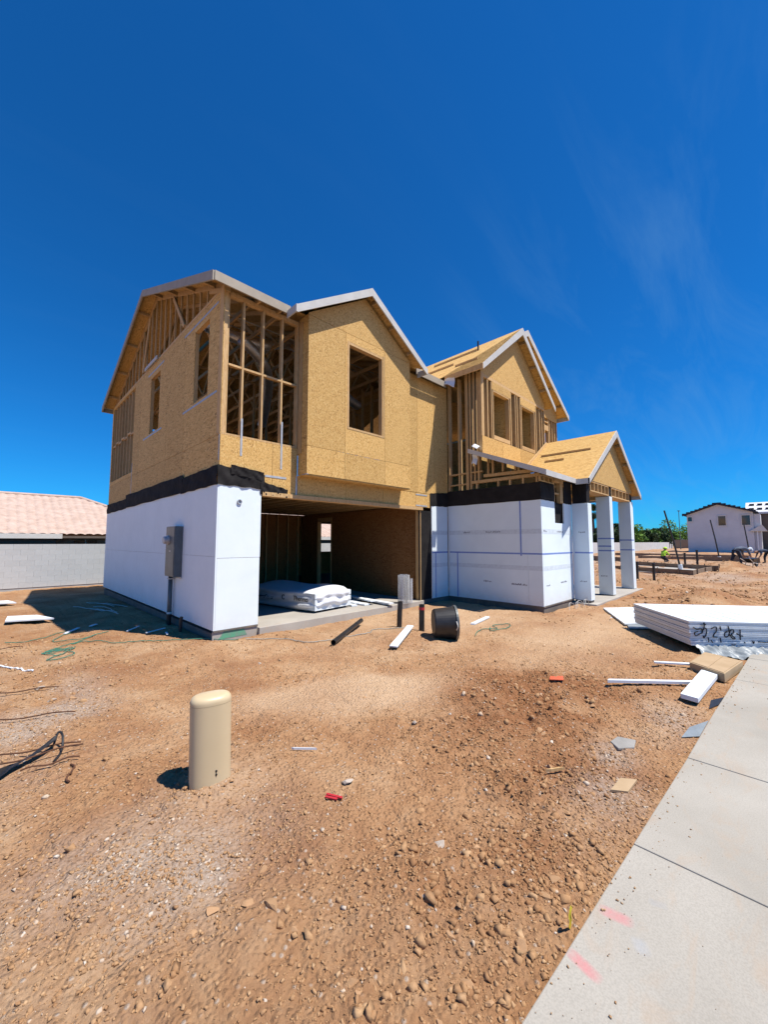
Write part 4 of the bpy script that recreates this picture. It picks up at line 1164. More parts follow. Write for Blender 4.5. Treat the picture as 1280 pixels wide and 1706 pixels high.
# --- right wing gable behind
G2 = -0.85
def z2(x):
    return 9.02 - 0.62 * abs(x - 10.0)
deck('roof_deck', [(8.2, -1.19, z2(8.2)), (9.999, -1.19, z2(10)), (9.999, 9.6, z2(10)), (8.2, 9.6, z2(8.2))], 0.02)
deck('roof_deck', [(13.58, -1.19, z2(13.58)), (10.001, -1.19, z2(10)), (10.001, 9.6, z2(10)), (13.58, 9.6, z2(13.58))], 0.02)
part('fascia', MB().prism([(13.60, -1.22, z2(13.60) + .004), (10.0, -1.22, z2(10) + .004), (10.0, -1.22, z2(10) - .21), (13.60, -1.22, z2(13.60) - .17)], (0, .028, 0)), 'fascia')
part('fascia', MB().prism([(8.2, -1.22, z2(8.2) + .004), (9.999, -1.22, z2(10) + .004), (9.999, -1.22, z2(10) - .21), (8.2, -1.22, z2(8.2) - .17)], (0, .028, 0)), 'fascia')
part('fascia', MB().box(13.582, -1.19, z2(13.6) - .16, 13.61, 9.6, z2(13.6)), 'fascia')
part('gable_panel', MB().prism([(9.0, G2, 6.5), (13.25, G2, 6.5), (13.25, G2, 6.86), (10.0, G2, 8.86), (9.0, G2, 8.26)], (0, .012, 0)), 'osb')
for xo in (10.6, 11.4, 12.2, 13.0):
    part('outlooker', MB().box(xo - .02, -1.19, z2(xo) - .125, xo + .02, G2 - .002, z2(xo) - .04), 'lumber')
for x in (11.28, 11.45, 11.62, 11.72, 12.38, 12.50, 12.75, 13.0, 13.22):
    part('stud', MB().box(x - .02, G2, 4.2, x + .02, G2 + .12, 6.49), 'lumber')
w2 = part('window_frame', MB().box(11.74, G2, 4.9, 12.36, G2 + .12, 4.94), 'lumber')
part('header', MB().box(11.70, G2 - .004, 6.0, 12.40, G2 + .12, 6.2), 'lumber', w2)
part('header', MB().box(11.70, G2 - .004, 6.32, 12.40, G2 + .12, 6.36), 'lumber', w2)
wall_panels('X', 13.24, 13.252, G2 + .02, 9.35, 0.12, 6.6, [(-0.55, 0.3, 4.6, 6.2)], (1.2, 2.4, 3.6, 4.8, 6, 7.2, 8.4), (3.0, ), 'osb')
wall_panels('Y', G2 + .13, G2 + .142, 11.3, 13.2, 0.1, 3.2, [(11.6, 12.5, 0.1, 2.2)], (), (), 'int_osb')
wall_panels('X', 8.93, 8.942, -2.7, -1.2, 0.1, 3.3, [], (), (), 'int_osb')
wall_panels('Y', EY + .16, EY + .172, 8.95, 11.3, 0.1, 3.3, [(9.6, 10.6, 0.1, 2.3)], (), (), 'paper', 'porch_back_wall')

# --- porch: pilaster, columns, beam, gable roof
def column(x0, x1, y0, y1, zb_, zt, zcap, base=0.06):
    c = part('porch_column', MB().box(x0, y0, zb_, x1, y1, zt), 'foam', bevel=0.006)
    part('column_base', MB().box(x0 + .02, y0 + .02, -0.12, x1 - .02, y1 - .02, zb_), 'stem', c)
    part('column_wrap', MB().box(x0 + .025, y0 + .03, zt, x1 - .025, y1 - .03, zcap), 'paper', c)
    return c
c0 = column(8.89, 9.20, -3.25, -2.812, 0.10, 2.785, 3.40)
c1 = column(10.95, 11.25, -3.25, -2.85, 0.06, 3.14, 3.49)
c2 = column(13.45, 13.82, -3.25, -2.86, 0.045, 3.15, 3.42)
for c, x, zz in ((c0, 8.89, (1.405,)), (c1, 10.95, (1.43, 1.57, 1.81)), (c2, 13.45, (1.42, 1.77))):
    for z in zz:
        part('layout_line', MB().box(x - .002, -3.252, z - .02, x + .29 if z != 1.57 else x + .002, -2.87, z + .02), 'tape', c)
marks('X', 8.89, -3.15, 1.955, 6, 0.03, 0.04, 11, c0)
marks('X', 10.95, -3.10, 0.62, 7, 0.028, 0.04, 12, c1)
marks('X', 8.89, -3.15, 0.60, 6, 0.03, 0.04, 13, c0)
for (xa, xb) in ((9.21, 10.96), (11.25, 13.44)):
    part('beam_board', MB().box(xa, -3.24, 3.15, xb, -2.9, 3.185), 'lumber')
    part('beam_board', MB().box(xa, -3.24, 3.42, xb, -2.9, 3.455), 'lumber')
    n = 5
    for k in range(n + 1):
        x = xa + .03 + (xb - xa - .06) * k / n
        part('cripple', MB().box(x - .02, -3.238, 3.186, x + .02, -3.15, 3.419), 'lumber')
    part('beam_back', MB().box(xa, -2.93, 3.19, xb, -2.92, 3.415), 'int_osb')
part('beam_board', MB().box(8.92, -2.80, 3.36, 9.2, -1.25, 3.45), 'lumber')
part('porch_ceiling_joist', MB().box(11.0, -2.85, 3.3, 11.2, -0.9, 3.44), 'lumber')
part('porch_ceiling_joist', MB().box(13.5, -2.85, 3.3, 13.7, -0.9, 3.44), 'lumber')
PXR = 11.32
def zp(x):
    return 5.28 - 0.65 * abs(x - PXR)
part('gable_panel', MB().prism([(8.95, -3.25, 3.46), (13.78, -3.25, 3.46), (13.78, -3.25, 3.55), (PXR, -3.25, 5.11), (8.95, -3.25, 3.55)], (0, .012, 0)), 'osb')
deck('roof_deck', [(8.45, -3.43, zp(8.45)), (8.45, -3.12, zp(8.45)), (9.62, -1.216, zp(9.62)), (11.22, -1.216, zp(11.22)), (11.22, -.86, zp(11.22)), (PXR - .001, -.86, zp(PXR)), (PXR - .001, -3.43, zp(PXR))], 0.02)
deck('roof_deck', [(14.19, -3.43, zp(14.19)), (14.19, -.86, zp(14.19)), (PXR + .001, -.86, zp(PXR)), (PXR + .001, -3.43, zp(PXR))], 0.02)
for sx in (-1, 1):
    xa = PXR + sx * 2.88
    part('fascia', MB().prism([(xa, -3.46, zp(xa) + .004), (PXR, -3.46, zp(PXR) + .004), (PXR, -3.46, zp(PXR) - .20), (xa, -3.46, zp(xa) - .15)], (0, .028, 0)), 'fascia')
    part('fascia', MB().box(xa, -3.46, zp(xa) - .14, xa - sx * .025, (-3.1 if sx < 0 else -.9), zp(xa) + .002), 'fascia')
    for d in (.5, 1.3, 2.1):
        xo = PXR + sx * d
        part('outlooker', MB().box(xo - .02, -3.43, zp(xo) - .125, xo + .02, -3.252, zp(xo) - .04), 'lumber')
for (x, ya, yb) in ((10.2, -3.0, -1.45), (9.75, -2.35, -1.75)):
    part('toe_board', MB().beam((x, ya, zp(x) + .03), (x, yb, zp(x) + .03), 0.036, 0.055), 'lumber')
part('roof_edge_board', MB().beam((9.60, -1.24, zp(9.60) + .03), (11.2, -1.24, zp(11.2) + .03), 0.04, 0.10), 'lumber')
M['chunk'] = mk_plain('grey_broken_concrete', (0.30, 0.285, 0.26), 0.9, var=0.15, bumps=0.4)
# ------------------------------------------------------------------ text helper
def text_mesh(body, size, mat, parent, mtx, name='lettering', shear=0.0, ext=0.0008):
    cu = bpy.data.curves.new(name, 'FONT'); cu.body = body; cu.size = size; cu.extrude = ext; cu.shear = shear
    to = bpy.data.objects.new(name, cu); COL.objects.link(to)
    dg = bpy.context.evaluated_depsgraph_get()
    me = bpy.data.meshes.new_from_object(to.evaluated_get(dg))
    COL.objects.unlink(to); bpy.data.objects.remove(to)
    me.name = name; me.materials.clear(); me.materials.append(M[mat])
    o = bpy.data.objects.new(name, me); COL.objects.link(o); o.parent = parent; o.matrix_local = mtx
    return o
def frame_mtx(org, ux, uy):
    ux = Vector(ux).normalized(); uy = Vector(uy).normalized(); uz = ux.cross(uy)
    m = Matrix((ux, uy, uz)).transposed().to_4x4(); m.translation = Vector(org)
    return m
def smooth_path(P, n=10):
    P = [Vector(p) for p in P]; out = []
    for i in range(len(P) - 1):
        p0 = P[max(i - 1, 0)]; p1 = P[i]; p2 = P[i + 1]; p3 = P[min(i + 2, len(P) - 1)]
        for k in range(n):
            t = k / n
            out.append(0.5 * ((2 * p1) + (p2 - p0) * t + (2 * p0 - 5 * p1 + 4 * p2 - p3) * t * t + (3 * p1 - p0 - 3 * p2 + p3) * t ** 3))
    out.append(P[-1]); return out
def ground_path(pts, lift=0.01, n=8):
    P = smooth_path([(x, y, 0) for x, y in pts], n)
    a = np.array([(p.x, p.y) for p in P]); z = ground_h(a[:, 0], a[:, 1])
    return [(p.x, p.y, zz + lift) for p, zz in zip(P, z)]

# ------------------------------------------------------------------ electric service panel on the left wall
mt = empty('electric_meter_panel', (-0.075, 1.92, 0.0))
tag(mt, 'grey steel electric meter cabinet with conduit on the shaded left foam wall', 'electric panel')
def P_(name, mb, mat, parent, **kw):
    o = mb.build(name, mat, None, **kw)
    base = parent
    off = Vector((0, 0, 0))
    while base is not None:
        off += base.location; base = base.parent
    o.parent = parent
    o.location = -off
    return o
cab = P_('cabinet', MB().box(-0.155, 1.65, 1.0, -0.002, 2.20, 2.02), 'panel_grey', mt, bevel=0.006)
P_('cover', MB().box(-0.163, 1.67, 1.03, -0.156, 2.18, 1.56), 'panel_grey', mt, bevel=0.002)
P_('cover', MB().box(-0.163, 1.67, 1.58, -0.156, 2.18, 2.00), 'panel_grey', mt, bevel=0.002)
P_('meter_socket', MB().lathe([(0.095, 0), (0.095, 0.03), (0.078, 0.035), (0.075, 0.09), (0.06, 0.105)], 24, (-0.16, 2.02, 1.74), (-1, 0, 0)), 'metal', mt)
P_('label_plate', MB().box(-0.1655, 1.86, 1.50, -0.1635, 1.94, 1.53), 'fascia', mt)
P_('mounting_flange', MB().box(-0.03, 1.62, 0.97, -0.0005, 2.23, 1.0), 'metal', mt)
cd = P_('conduit', MB().tube([(-0.075, 2.08, -0.1), (-0.075, 2.08, 0.999)], 0.042, 14), 'panel_grey', mt, smooth=True)
P_('coupling', MB().tube([(-0.075, 2.08, 0.22), (-0.075, 2.08, 0.26)], 0.050, 14), 'trim', cd)
P_('conduit_elbow', MB().tube([(-0.075, 2.08, -0.12), (-0.075, 2.08, 0.22)], 0.046, 14), 'black', cd)
P_('conduit_strap', MB().box(-0.122, 2.02, 0.93, -0.001, 2.14, 0.955), 'metal', cd)
o = MB().tube([(-0.16, 1.10, -0.1), (-0.16, 1.10, 0.22), (-0.15, 1.09, 0.30)], 0.03, 12).build('pipe_stub', 'black'); tag(o, 'short black pipe stub standing in the shade beside the left foam wall', 'pipe')

# ------------------------------------------------------------------ tan utility pedestal
pd = empty('utility_pedestal', (-1.565, -3.98, 0.0))
tag(pd, 'tan plastic utility pedestal with rounded top standing in the bare dirt', 'pedestal')
def rounded_section(w, d, n=48, e=2.35):
    out = []
    for k in range(n):
        t = 2 * math.pi * k / n; c, s = math.cos(t), math.sin(t)
        out.append((math.copysign(abs(c) ** (2 / e), c) * w / 2, math.copysign(abs(s) ** (2 / e), s) * d / 2))
    return out
def loft(sections):
    mb = MB(); n = len(sections[0]); vs_ = [p for s in sections for p in s]; fs = []
    for i in range(len(sections) - 1):
        for k in range(n):
            l = (k + 1) % n
            fs.append((i * n + k, i * n + l, (i + 1) * n + l, (i + 1) * n + k))
    fs.append(tuple(range(n - 1, -1, -1))); fs.append(tuple((len(sections) - 1) * n + k for k in range(n)))
    return mb.add(vs_, fs)
ang = R(-14)
tilt = -0.018
def psec(w, d, z, lean=0.0):
    out = []
    for (a, b) in rounded_section(w, d):
        x = a * math.cos(ang) - b * math.sin(ang); y = a * math.sin(ang) + b * math.cos(ang)
        out.append((x + tilt * z * math.cos(ang), y + tilt * z * math.sin(ang), z))
    return out
def open_loft(sections, cap=False):
    mb = loft(sections)
    mb.f.pop(-2)
    if not cap:
        mb.f.pop(-1)
    return mb
body = open_loft([psec(0.270, 0.186, z) for z in (-0.12, 0.0, 0.15, 0.3, 0.45, 0.570)]).build('body', 'pedestal', pd, smooth=True)
top = [psec(0.270, 0.186, 0.5715), psec(0.270, 0.186, 0.585)]
for k in range(1, 10):
    t = k / 9 * math.pi / 2
    r = 0.042
    top.append(psec(0.270 - 2 * r * (1 - math.cos(t)), 0.186 - 2 * r * (1 - math.cos(t)), 0.585 + r * math.sin(t)))
for k in (0.8, 0.55, 0.3, 0.08):
    top.append(psec(0.186 * k, 0.102 * k, 0.627 + 0.006 * (1 - k * k)))
lid = open_loft(top, True).build('lid', 'pedestal', pd, smooth=True)
skirt = loft([psec(0.280, 0.196, -0.05), psec(0.280, 0.196, 0.012), psec(0.272, 0.188, 0.018)]).build('base_skirt', 'pedestal', pd, smooth=True)
# lock holes on the camera side
dirv = Vector((-1, -1, 0)).normalized(); rgt = Vector((1, -1, 0)).normalized()
for z in (0.135, 0.112):
    c = rgt * 0.070; st_ = 0.0
    while True:
        q_ = c + dirv * st_; a_ = q_.x * math.cos(ang) + q_.y * math.sin(ang); b_ = -q_.x * math.sin(ang) + q_.y * math.cos(ang)
        if abs(a_ / 0.135) ** 2.35 + abs(b_ / 0.093) ** 2.35 > 1:
            break
        st_ += 0.001
    c = q_ + Vector((tilt * z * math.cos(ang), tilt * z * math.sin(ang), z)) - dirv * 0.003
    MB().lathe([(0.0085, 0), (0.0085, 0.005), (0.004, 0.006)], 12, c, dirv).build('lock_hole', 'black', pd)

# ------------------------------------------------------------------ bundle of foam boards beside the walk
fbn = empty('foam_board_bundle', (4.98, -5.86, 0.09), R(37))
tag(fbn, 'thick stack of white foam boards with black marker scrawl beside the sidewalk', 'foam boards')
L1, L2 = 1.75, 2.44
nz = 14; t = 0.37 / nz
rb = random.Random(4)
for k in range(nz):
    ox, oy = rb.uniform(-.011, .006), rb.uniform(-.012, .012)
    z0 = 0.02 + k * t
    if k == nz - 1:
        mb = MB()
        def top_fn(u, v, up):
            zz = z0 + (t - .003 if up else 0)
            w = 0.0
            return (u * L1 + ox, -v * L2 + oy, zz + float(w))
        mb.grid(lambda u, v: top_fn(u, v, True), 12, 16)
        n0 = len(mb.v)
        mb.box(ox, -L2 + oy, z0, L1 + ox, oy, z0 + t - .006)
        s = mb.build('foam_sheet', 'foam_scrap', fbn); s['label'] = 'topmost sheet, printed with pale blue rows'
        topsheet = s
    else:
        s = MB().box(ox, -L2 + oy, z0, L1 + ox, oy, z0 + t - .0045).build('foam_sheet', 'foam_scrap', fbn)
ztop = 0.02 + nz * t
rm = random.Random(8)
for k in range(11):                                  # printed rows on the top sheet
    mb = MB(); y = -0.16 - 0.2 * k; x = 0.14
    while x < L1 - 0.25:
        w = rm.uniform(0.25, 0.6)
        hgt = rm.uniform(0.025, 0.06)
        if rm.random() < 0.72:
            z = ztop - 0.0025
            w2_ = 0.0
            mb.box(x, y - hgt, z - .004, x + w, y, z + .001 + w2_)
        x += w + rm.uniform(0.03, 0.12)
    mb.build('printed_row', 'print_blue', topsheet)
# marker scrawl on the short face that looks along the walk (local x = 0 plane), strokes traced as loose handwriting
def scrawl(strokes, r=0.0075):
    for st in strokes:
        pts = [(-0.013, -(x - 60) / 1220 * 1.33 * 1.02, 0.02 + 0.37 * (400 - y) / 335.0) for x, y in st]
        MB().tube(smooth_path(pts, 6), r, 6).build('marker_stroke', 'ink', fbn)
scrawl([[(105, 150), (150, 175), (205, 165), (215, 215), (175, 240), (130, 265), (115, 225), (160, 205)], [(210, 210), (240, 150), (245, 80)], [(200, 115), (262, 110), (235, 95)], [(240, 150), (268, 170), (262, 240), (230, 290), (225, 260)],
        [(285, 280), (290, 345)], [(325, 165), (365, 140), (395, 140), (390, 195), (360, 235), (350, 270), (400, 275)], [(320, 320), (335, 350)], [(440, 125), (448, 185)], [(435, 285), (440, 345)],
        [(540, 120), (550, 180), (520, 190), (490, 230), (500, 270), (540, 250), (555, 200), (580, 165), (605, 175), (600, 210), (575, 235), (615, 275)], [(555, 240), (590, 290), (620, 285)], [(685, 165), (680, 300)], [(640, 215), (680, 245), (715, 250)],
        [(730, 325), (735, 345)], [(830, 312), (838, 345), (850, 315)], [(900, 318), (980, 325), (1060, 318), (1040, 330), (1070, 310)], [(1150, 330), (1190, 308), (1250, 312)], [(575, 372), (620, 370)]])
MB().box(0.05, -0.5, -0.10, 0.18, -0.4, 0.018).build('support_block', 'plank', fbn)
MB().box(1.2, -0.5, -0.10, 1.33, -0.4, 0.018).build('support_block', 'plank', fbn)
MB().box(0.05, -2.2, -0.10, 0.18, -2.1, 0.018).build('support_block', 'plank', fbn)
MB().box(1.2, -2.2, -0.10, 1.33, -2.1, 0.018).build('support_block', 'plank', fbn)
M['clear_wrap'] = mk_noise('crumpled_grey_plastic', [(0.3, (0.20, 0.225, 0.24)), (0.7, (0.30, 0.335, 0.35))], 4, 6, 0.4, 0.4, bumps=0.4, bscale=14, bdist=0.02)
rw = random.Random(3)
def wrapfn(u, v):
    return (-0.02 - 0.28 * v * (0.6 + 0.4 * math.sin(u * 3.1)) + .02 * math.sin(u * 17), -0.06 - 0.95 * u + .10 * (v - .5) * math.sin(u * 9), 0.03 - 0.105 * v + 0.022 * math.sin(u * 31 + v * 4) * v + 0.012 * math.sin(u * 57 - v * 9))
MB().grid(wrapfn, 40, 8).build('torn_plastic_wrap', 'clear_wrap', fbn, smooth=True)

# loose foam around it
def slab_piece(name, pts, z0, th, mat, label, cat, group=None, bevel=0.0):
    c = Vector((sum(p[0] for p in pts) / len(pts), sum(p[1] for p in pts) / len(pts), 0))
    zz = gh(c.x, c.y) + z0
    mb = MB().prism([(p[0] - c.x, p[1] - c.y, (p[2] if len(p) > 2 else 0)) for p in pts], (0, 0, th))
    o = mb.build(name, mat, None, loc=(c.x, c.y, zz), bevel=bevel)
    tag(o, label, cat, group); return o
def mark_rows(parent, x0, x1, y0, y1, z, rows, seed):
    rq = random.Random(seed)
    for k in range(rows):
        mb = MB(); y = y0 + (y1 - y0) * (k + .5) / rows; x = x0
        while x < x1:
            w = rq.uniform(.08, .25)
            if rq.random() < .7:
                mb.box(x, y - .015, z, min(x + w, x1), y + .015, z + .001)
            x += w + rq.uniform(.03, .1)
        if mb.v:
            mb.build('printed_row', 'print_blue', parent)
o = slab_piece('foam_sheet', [(6.45, -4.62), (8.25, -3.72), (9.0, -4.35), (7.2, -5.2)], 0.03, 0.03, 'foam_scrap', 'loose printed foam sheet lying flat behind the tall foam stack', 'foam sheet')
mark_rows(o, -.8, .8, -.35, .3, 0.0302, 5, 2)
o = slab_piece('foam_sheet', [(6.2, -4.75), (7.0, -4.5), (7.3, -5.0), (6.6, -5.25)], 0.005, 0.02, 'clear_wrap', 'grey plastic sheet tucked under the loose foam sheet', 'plastic sheet')
o = slab_piece('foam_block', [(2.60, -6.06), (2.565, -6.215), (3.72, -6.285), (3.77, -6.115)], 0.03, 0.05, 'foam_scrap', 'short wide white foam offcut angled against the sidewalk edge', 'foam offcut', bevel=.004)
o = slab_piece('foam_strip', [(2.54, -5.37), (2.60, -5.365), (3.24, -6.08), (3.20, -6.12)], 0.02, 0.03, 'foam_scrap', 'long thin white foam strip lying left of the wide offcut', 'foam strip')
o = slab_piece('foam_strip', [(3.75, -5.62), (3.80, -5.60), (4.05, -5.97), (4.0, -6.0)], 0.03, 0.02, 'foam_scrap', 'small white foam strip poking out behind the cardboard box', 'foam strip')
bx = empty('cardboard_box', (4.15, -6.22, gh(4.15, -6.1)))
tag(bx, 'flat brown cardboard box at the sidewalk edge below the foam stack', 'box')
P_('carton', MB().prism([(3.90, -5.98, 0.0), (3.63, -6.35, 0.0), (4.46, -6.48, 0.0), (4.66, -6.06, 0.0)], (0, 0, 0.11)), 'card', bx, bevel=.004)
P_('top_flap', MB().prism([(3.92, -6.0, 0.111), (3.78, -6.18, 0.111), (4.56, -6.27, 0.111), (4.63, -6.08, 0.111)], (0, 0, 0.005)), 'card', bx)
P_('top_flap', MB().prism([(3.77, -6.19, 0.111), (3.66, -6.34, 0.111), (4.45, -6.46, 0.111), (4.55, -6.28, 0.111)], (0, 0, 0.005)), 'card', bx)
o = slab_piece('plastic_sheet_scrap', [(2.55, -6.30), (2.75, -6.36), (3.05, -6.38), (2.85, -6.29)], 0.005, 0.006, 'black', 'black plastic scrap at the sidewalk edge beside the wide foam offcut', 'plastic scrap')
o = slab_piece('torn_paper_sheet', [(1.62, -6.2), (1.75, -6.31), (2.2, -6.33), (1.9, -6.22)], 0.008, 0.004, 'clear_wrap', 'torn grey sheet curling along the sidewalk edge', 'plastic scrap')
o = slab_piece('lumber_scrap', [(0.36, -5.98), (0.42, -6.07), (0.62, -6.08), (0.56, -5.99)], 0.006, 0.015, 'card', 'pale square wood offcut near the sidewalk edge', 'wood scrap')
o = slab_piece('lumber_scrap', [(0.27, -5.57), (0.30, -5.60), (0.40, -5.66), (0.37, -5.63)], 0.02, 0.02, 'lumber', 'small stick of wood among clods left of the pale offcut', 'wood scrap')
o = slab_piece('concrete_chunk', [(1.02, -5.86), (1.13, -5.95), (1.28, -5.93), (1.24, -5.80), (1.1, -5.78)], -0.005, 0.022, 'chunk', 'flat grey chunk of broken concrete in the gravel patch', 'concrete chunk', bevel=.006)
o = slab_piece('red_plastic_scrap', [(-1.06, -4.65), (-1.045, -4.64), (-0.995, -4.745), (-1.01, -4.755)], 0.012, 0.01, 'red', 'red plastic strip lying in the dirt near the pale stone', 'plastic scrap')
o = slab_piece('red_plastic_scrap', [(-1.085, -4.67), (-1.07, -4.66), (-1.03, -4.735), (-1.045, -4.745)], 0.008, 0.008, 'red', 'shorter red plastic strip touching the longer one', 'plastic scrap')
o = slab_piece('orange_plastic_scrap', [(2.10, -4.86), (2.22, -4.82), (2.34, -4.93), (2.2, -4.99)], 0.03, 0.008, 'orange', 'orange-red plastic scrap on the dark reddish dirt', 'plastic scrap')
o = slab_piece('white_stick', [(-0.915, -3.985), (-0.905, -4.005), (-0.775, -4.14), (-0.788, -4.12)], 0.015, 0.016, 'foam_scrap', 'short white stick on the smooth dirt right of the pedestal', 'stick')
o = MB().grid(lambda u, v: (-0.855 + .03 * v + .01 * math.sin(u * 6), -6.135 - .012 * u, 0.0 + .10 * u + .01 * math.sin(v * 5)), 5, 5).build('yellow_flag_scrap', 'yellow'); tag(o, 'tiny yellow plastic tag sticking up beside the sidewalk edge', 'flag')

# ------------------------------------------------------------------ pipes, bucket, board in front of the garage
def stub(x, y, h, lean, r, name, label):
    t_ = empty(name, (x, y, gh(x, y)))
    tag(t_, label, 'pipe')
    b_ = MB(); n = 18
    top_ = Vector(lean) * h + Vector((0, 0, h))
    path = [Vector((0, 0, -0.12)), top_ * 0.5, top_]
    MB().tube(path, r, n, caps=False).build('pipe_body', 'black', t_, smooth=True)
    MB().tube([top_ * 0.5, top_ * .998], r * 0.86, n, caps=False).build('pipe_bore', 'black', t_, smooth=True)
    return t_, top_
stub(3.15, -1.42, 0.50, (0.035, -0.035, 0), 0.052, 'black_pipe_stub', 'left of two upright black pipe stubs before the garage, without a band')
t_, tp = stub(3.11, -2.04, 0.49, (0.01, -0.01, 0), 0.053, 'black_pipe_stub', 'upright black pipe stub with a red band beside the lying tub')
MB().tube([tp * 0.80, tp * 0.90], 0.0555, 18, caps=False).build('red_band', 'red', t_, smooth=True)
lp = empty('loose_black_pipe', (2.0, -1.24, gh(2.0, -1.24)))
tag(lp, 'long black pipe length lying across the dirt mound before the garage', 'pipe')
pa_, pb_ = Vector((-0.76, -0.5, gh(1.24, -1.74) - gh(2, -1.24) + .06)), Vector((0.72, 0.48, gh(2.72, -.76) - gh(2, -1.24) + .10))
MB().tube([pa_, (pa_ + pb_) / 2, pb_], 0.042, 16, caps=False).build('pipe_body', 'black', lp, smooth=True)
MB().tube([pa_, (pa_ + pb_) / 2, pb_], 0.035, 16, caps=False).build('pipe_bore', 'dark_hole', lp, smooth=True)
o = slab_piece('white_board', [(1.76, -2.50), (1.80, -2.63), (2.94, -1.99), (2.90, -1.87)], 0.05, 0.02, 'foam_scrap', 'white board lying over the dirt mound beside the banded pipe', 'board')
o.rotation_euler = (0.0, -0.05, 0)
bk = empty('black_tub', (3.04, -2.62, gh(3.04, -2.62) + 0.265))
tag(bk, 'large black plastic tub lying on its side in front of the foam walls', 'tub')
ax = Vector((1, -0.93, 0.03)).normalized()
prof = [(0.02, -0.20), (0.225, -0.20), (0.245, -0.175), (0.282, 0.185), (0.292, 0.185), (0.292, 0.21), (0.272, 0.21), (0.235, -0.17), (0.02, -0.17)]
MB().lathe(prof, 40, (0, 0, 0), ax).build('pail', 'black', bk, smooth=False)
MB().lathe([(0.293, 0.170), (0.300, 0.175), (0.300, 0.212), (0.276, 0.214)], 40, (0, 0, 0), ax).build('rim', 'panel_grey', bk)
side_ = ax.cross(Vector((0, 0, 1))).normalized()
for s in (-1, 1):
    MB().tube(smooth_path([side_ * .285 * s + ax * .16 + Vector((0, 0, .07)), side_ * .34 * s + ax * .17, side_ * .285 * s + ax * .16 + Vector((0, 0, -.07))], 6), 0.010, 8).build('rope_handle', 'fascia', bk)

# ------------------------------------------------------------------ inside the garage
wb = empty('wrapped_foam_bundle', (2.34, 0.36, 0.126), R(7))
tag(wb, 'white plastic-wrapped bundle with black print on the garage floor', 'bundle')
def bundle_fn(W, D, Hh):
    mb = MB(); bm = bmesh.new()
    bmesh.ops.create_cube(bm, size=1.0)
    bmesh.ops.subdivide_edges(bm, edges=bm.edges[:], cuts=15, use_grid_fill=True)
    rg = random.Random(2)
    for v in bm.verts:
        x, y, z = v.co * 2
        # puffy rounded box
        p = 7.0
        r = (abs(x) ** p + abs(y) ** p + abs(z) ** p) ** (1 / p)
        x, y, z = x / r, y / r, z / r
        w = 0.020 * math.sin(z * 9 + y * 2.2 + math.sin(x * 5)) * (1 - z * z * .6) + 0.012 * math.sin(x * 13 + z * 7 + y * 4) + 0.02 * math.sin(y * 5 + z * 3)
        zz = (z + 1) / 2 * Hh * (1 + 0.08 * math.sin(x * 2.6 + 1.1) - 0.05 * math.cos(y * 3))
        if z < -0.8:
            zz = max(zz, 0)
        v.co = Vector(((x + 1) / 2 * W + x * w, (y + 1) / 2 * D + y * w, max(zz, 0)))
    me = bpy.data.meshes.new('wrap'); bm.to_mesh(me); bm.free()
    me.materials.append(M['wrap']); me.polygons.foreach_set('use_smooth', [True] * len(me.polygons))
    o = bpy.data.objects.new('wrap', me); COL.objects.link(o); o.parent = wb
    return o
bundle_fn(1.25, 2.5, 0.50)
for k in range(3):
    MB().box(0.04, 0.03, 0.05 + .13 * k, 1.2, 2.45, 0.16 + .13 * k).build('foam_core', 'foam_scrap', wb)
text_mesh('Thermo', 0.155, 'ink', wb, frame_mtx((-0.026, 0.70, 0.24), (0, -1, 0), (0, 0, 1)), ext=.004)
text_mesh('C', 0.16, 'ink', wb, frame_mtx((-0.030, 1.12, 0.23), (0, -1, 0), (0, 0, 1)), ext=.004)
text_mesh('ThermoCover', 0.13, 'ink', wb, frame_mtx((-0.034, 2.2, 0.20), (0, -1, 0), (0, 0, 1)), ext=.004)
# strewn foam strips further in
rg_ = random.Random(12)
names_ = ['foam strip on the garage floor nearest the wrapped bundle', 'second foam strip piled right of the wrapped bundle', 'upper foam strip resting on two others in the garage', 'foam strip pointing at the wire roll', 'short foam strip in front of the wire roll', 'foam strip lying deepest in the garage pile', 'topmost foam strip of the garage pile', 'foam strip beneath the pile by the dark back wall']
for k, (x, y, z, w, l, a) in enumerate(((3.62, 0.95, .13, .16, 1.9, .12), (3.95, 0.85, .13, .2, 2.1, -.10), (3.8, 1.05, .165, .18, 1.8, .02), (4.35, .55, .13, .15, 2.0, .18), (4.30, .35, .17, .16, 1.2, .05), (4.25, 1.6, .13, .3, 1.8, .4), (4.1, .8, .205, .14, 1.7, .16), (3.0, 3.1, .13, .5, 2.0, -.5))):
    o = MB().box(-w / 2, 0, 0, w / 2, l, 0.034).build('foam_strip', 'foam_scrap', None, loc=(x, y - .45, z), rot=(0, 0, -a))
    tag(o, names_[k], 'foam strip')
o = MB().box(-.45, -.25, 0, .45, .25, .28).build('supply_carton', 'panel_grey', None, loc=(4.3, 3.0, .13), rot=(0, 0, .3), bevel=.01); tag(o, 'low grey carton in the dark at the back of the garage', 'box')
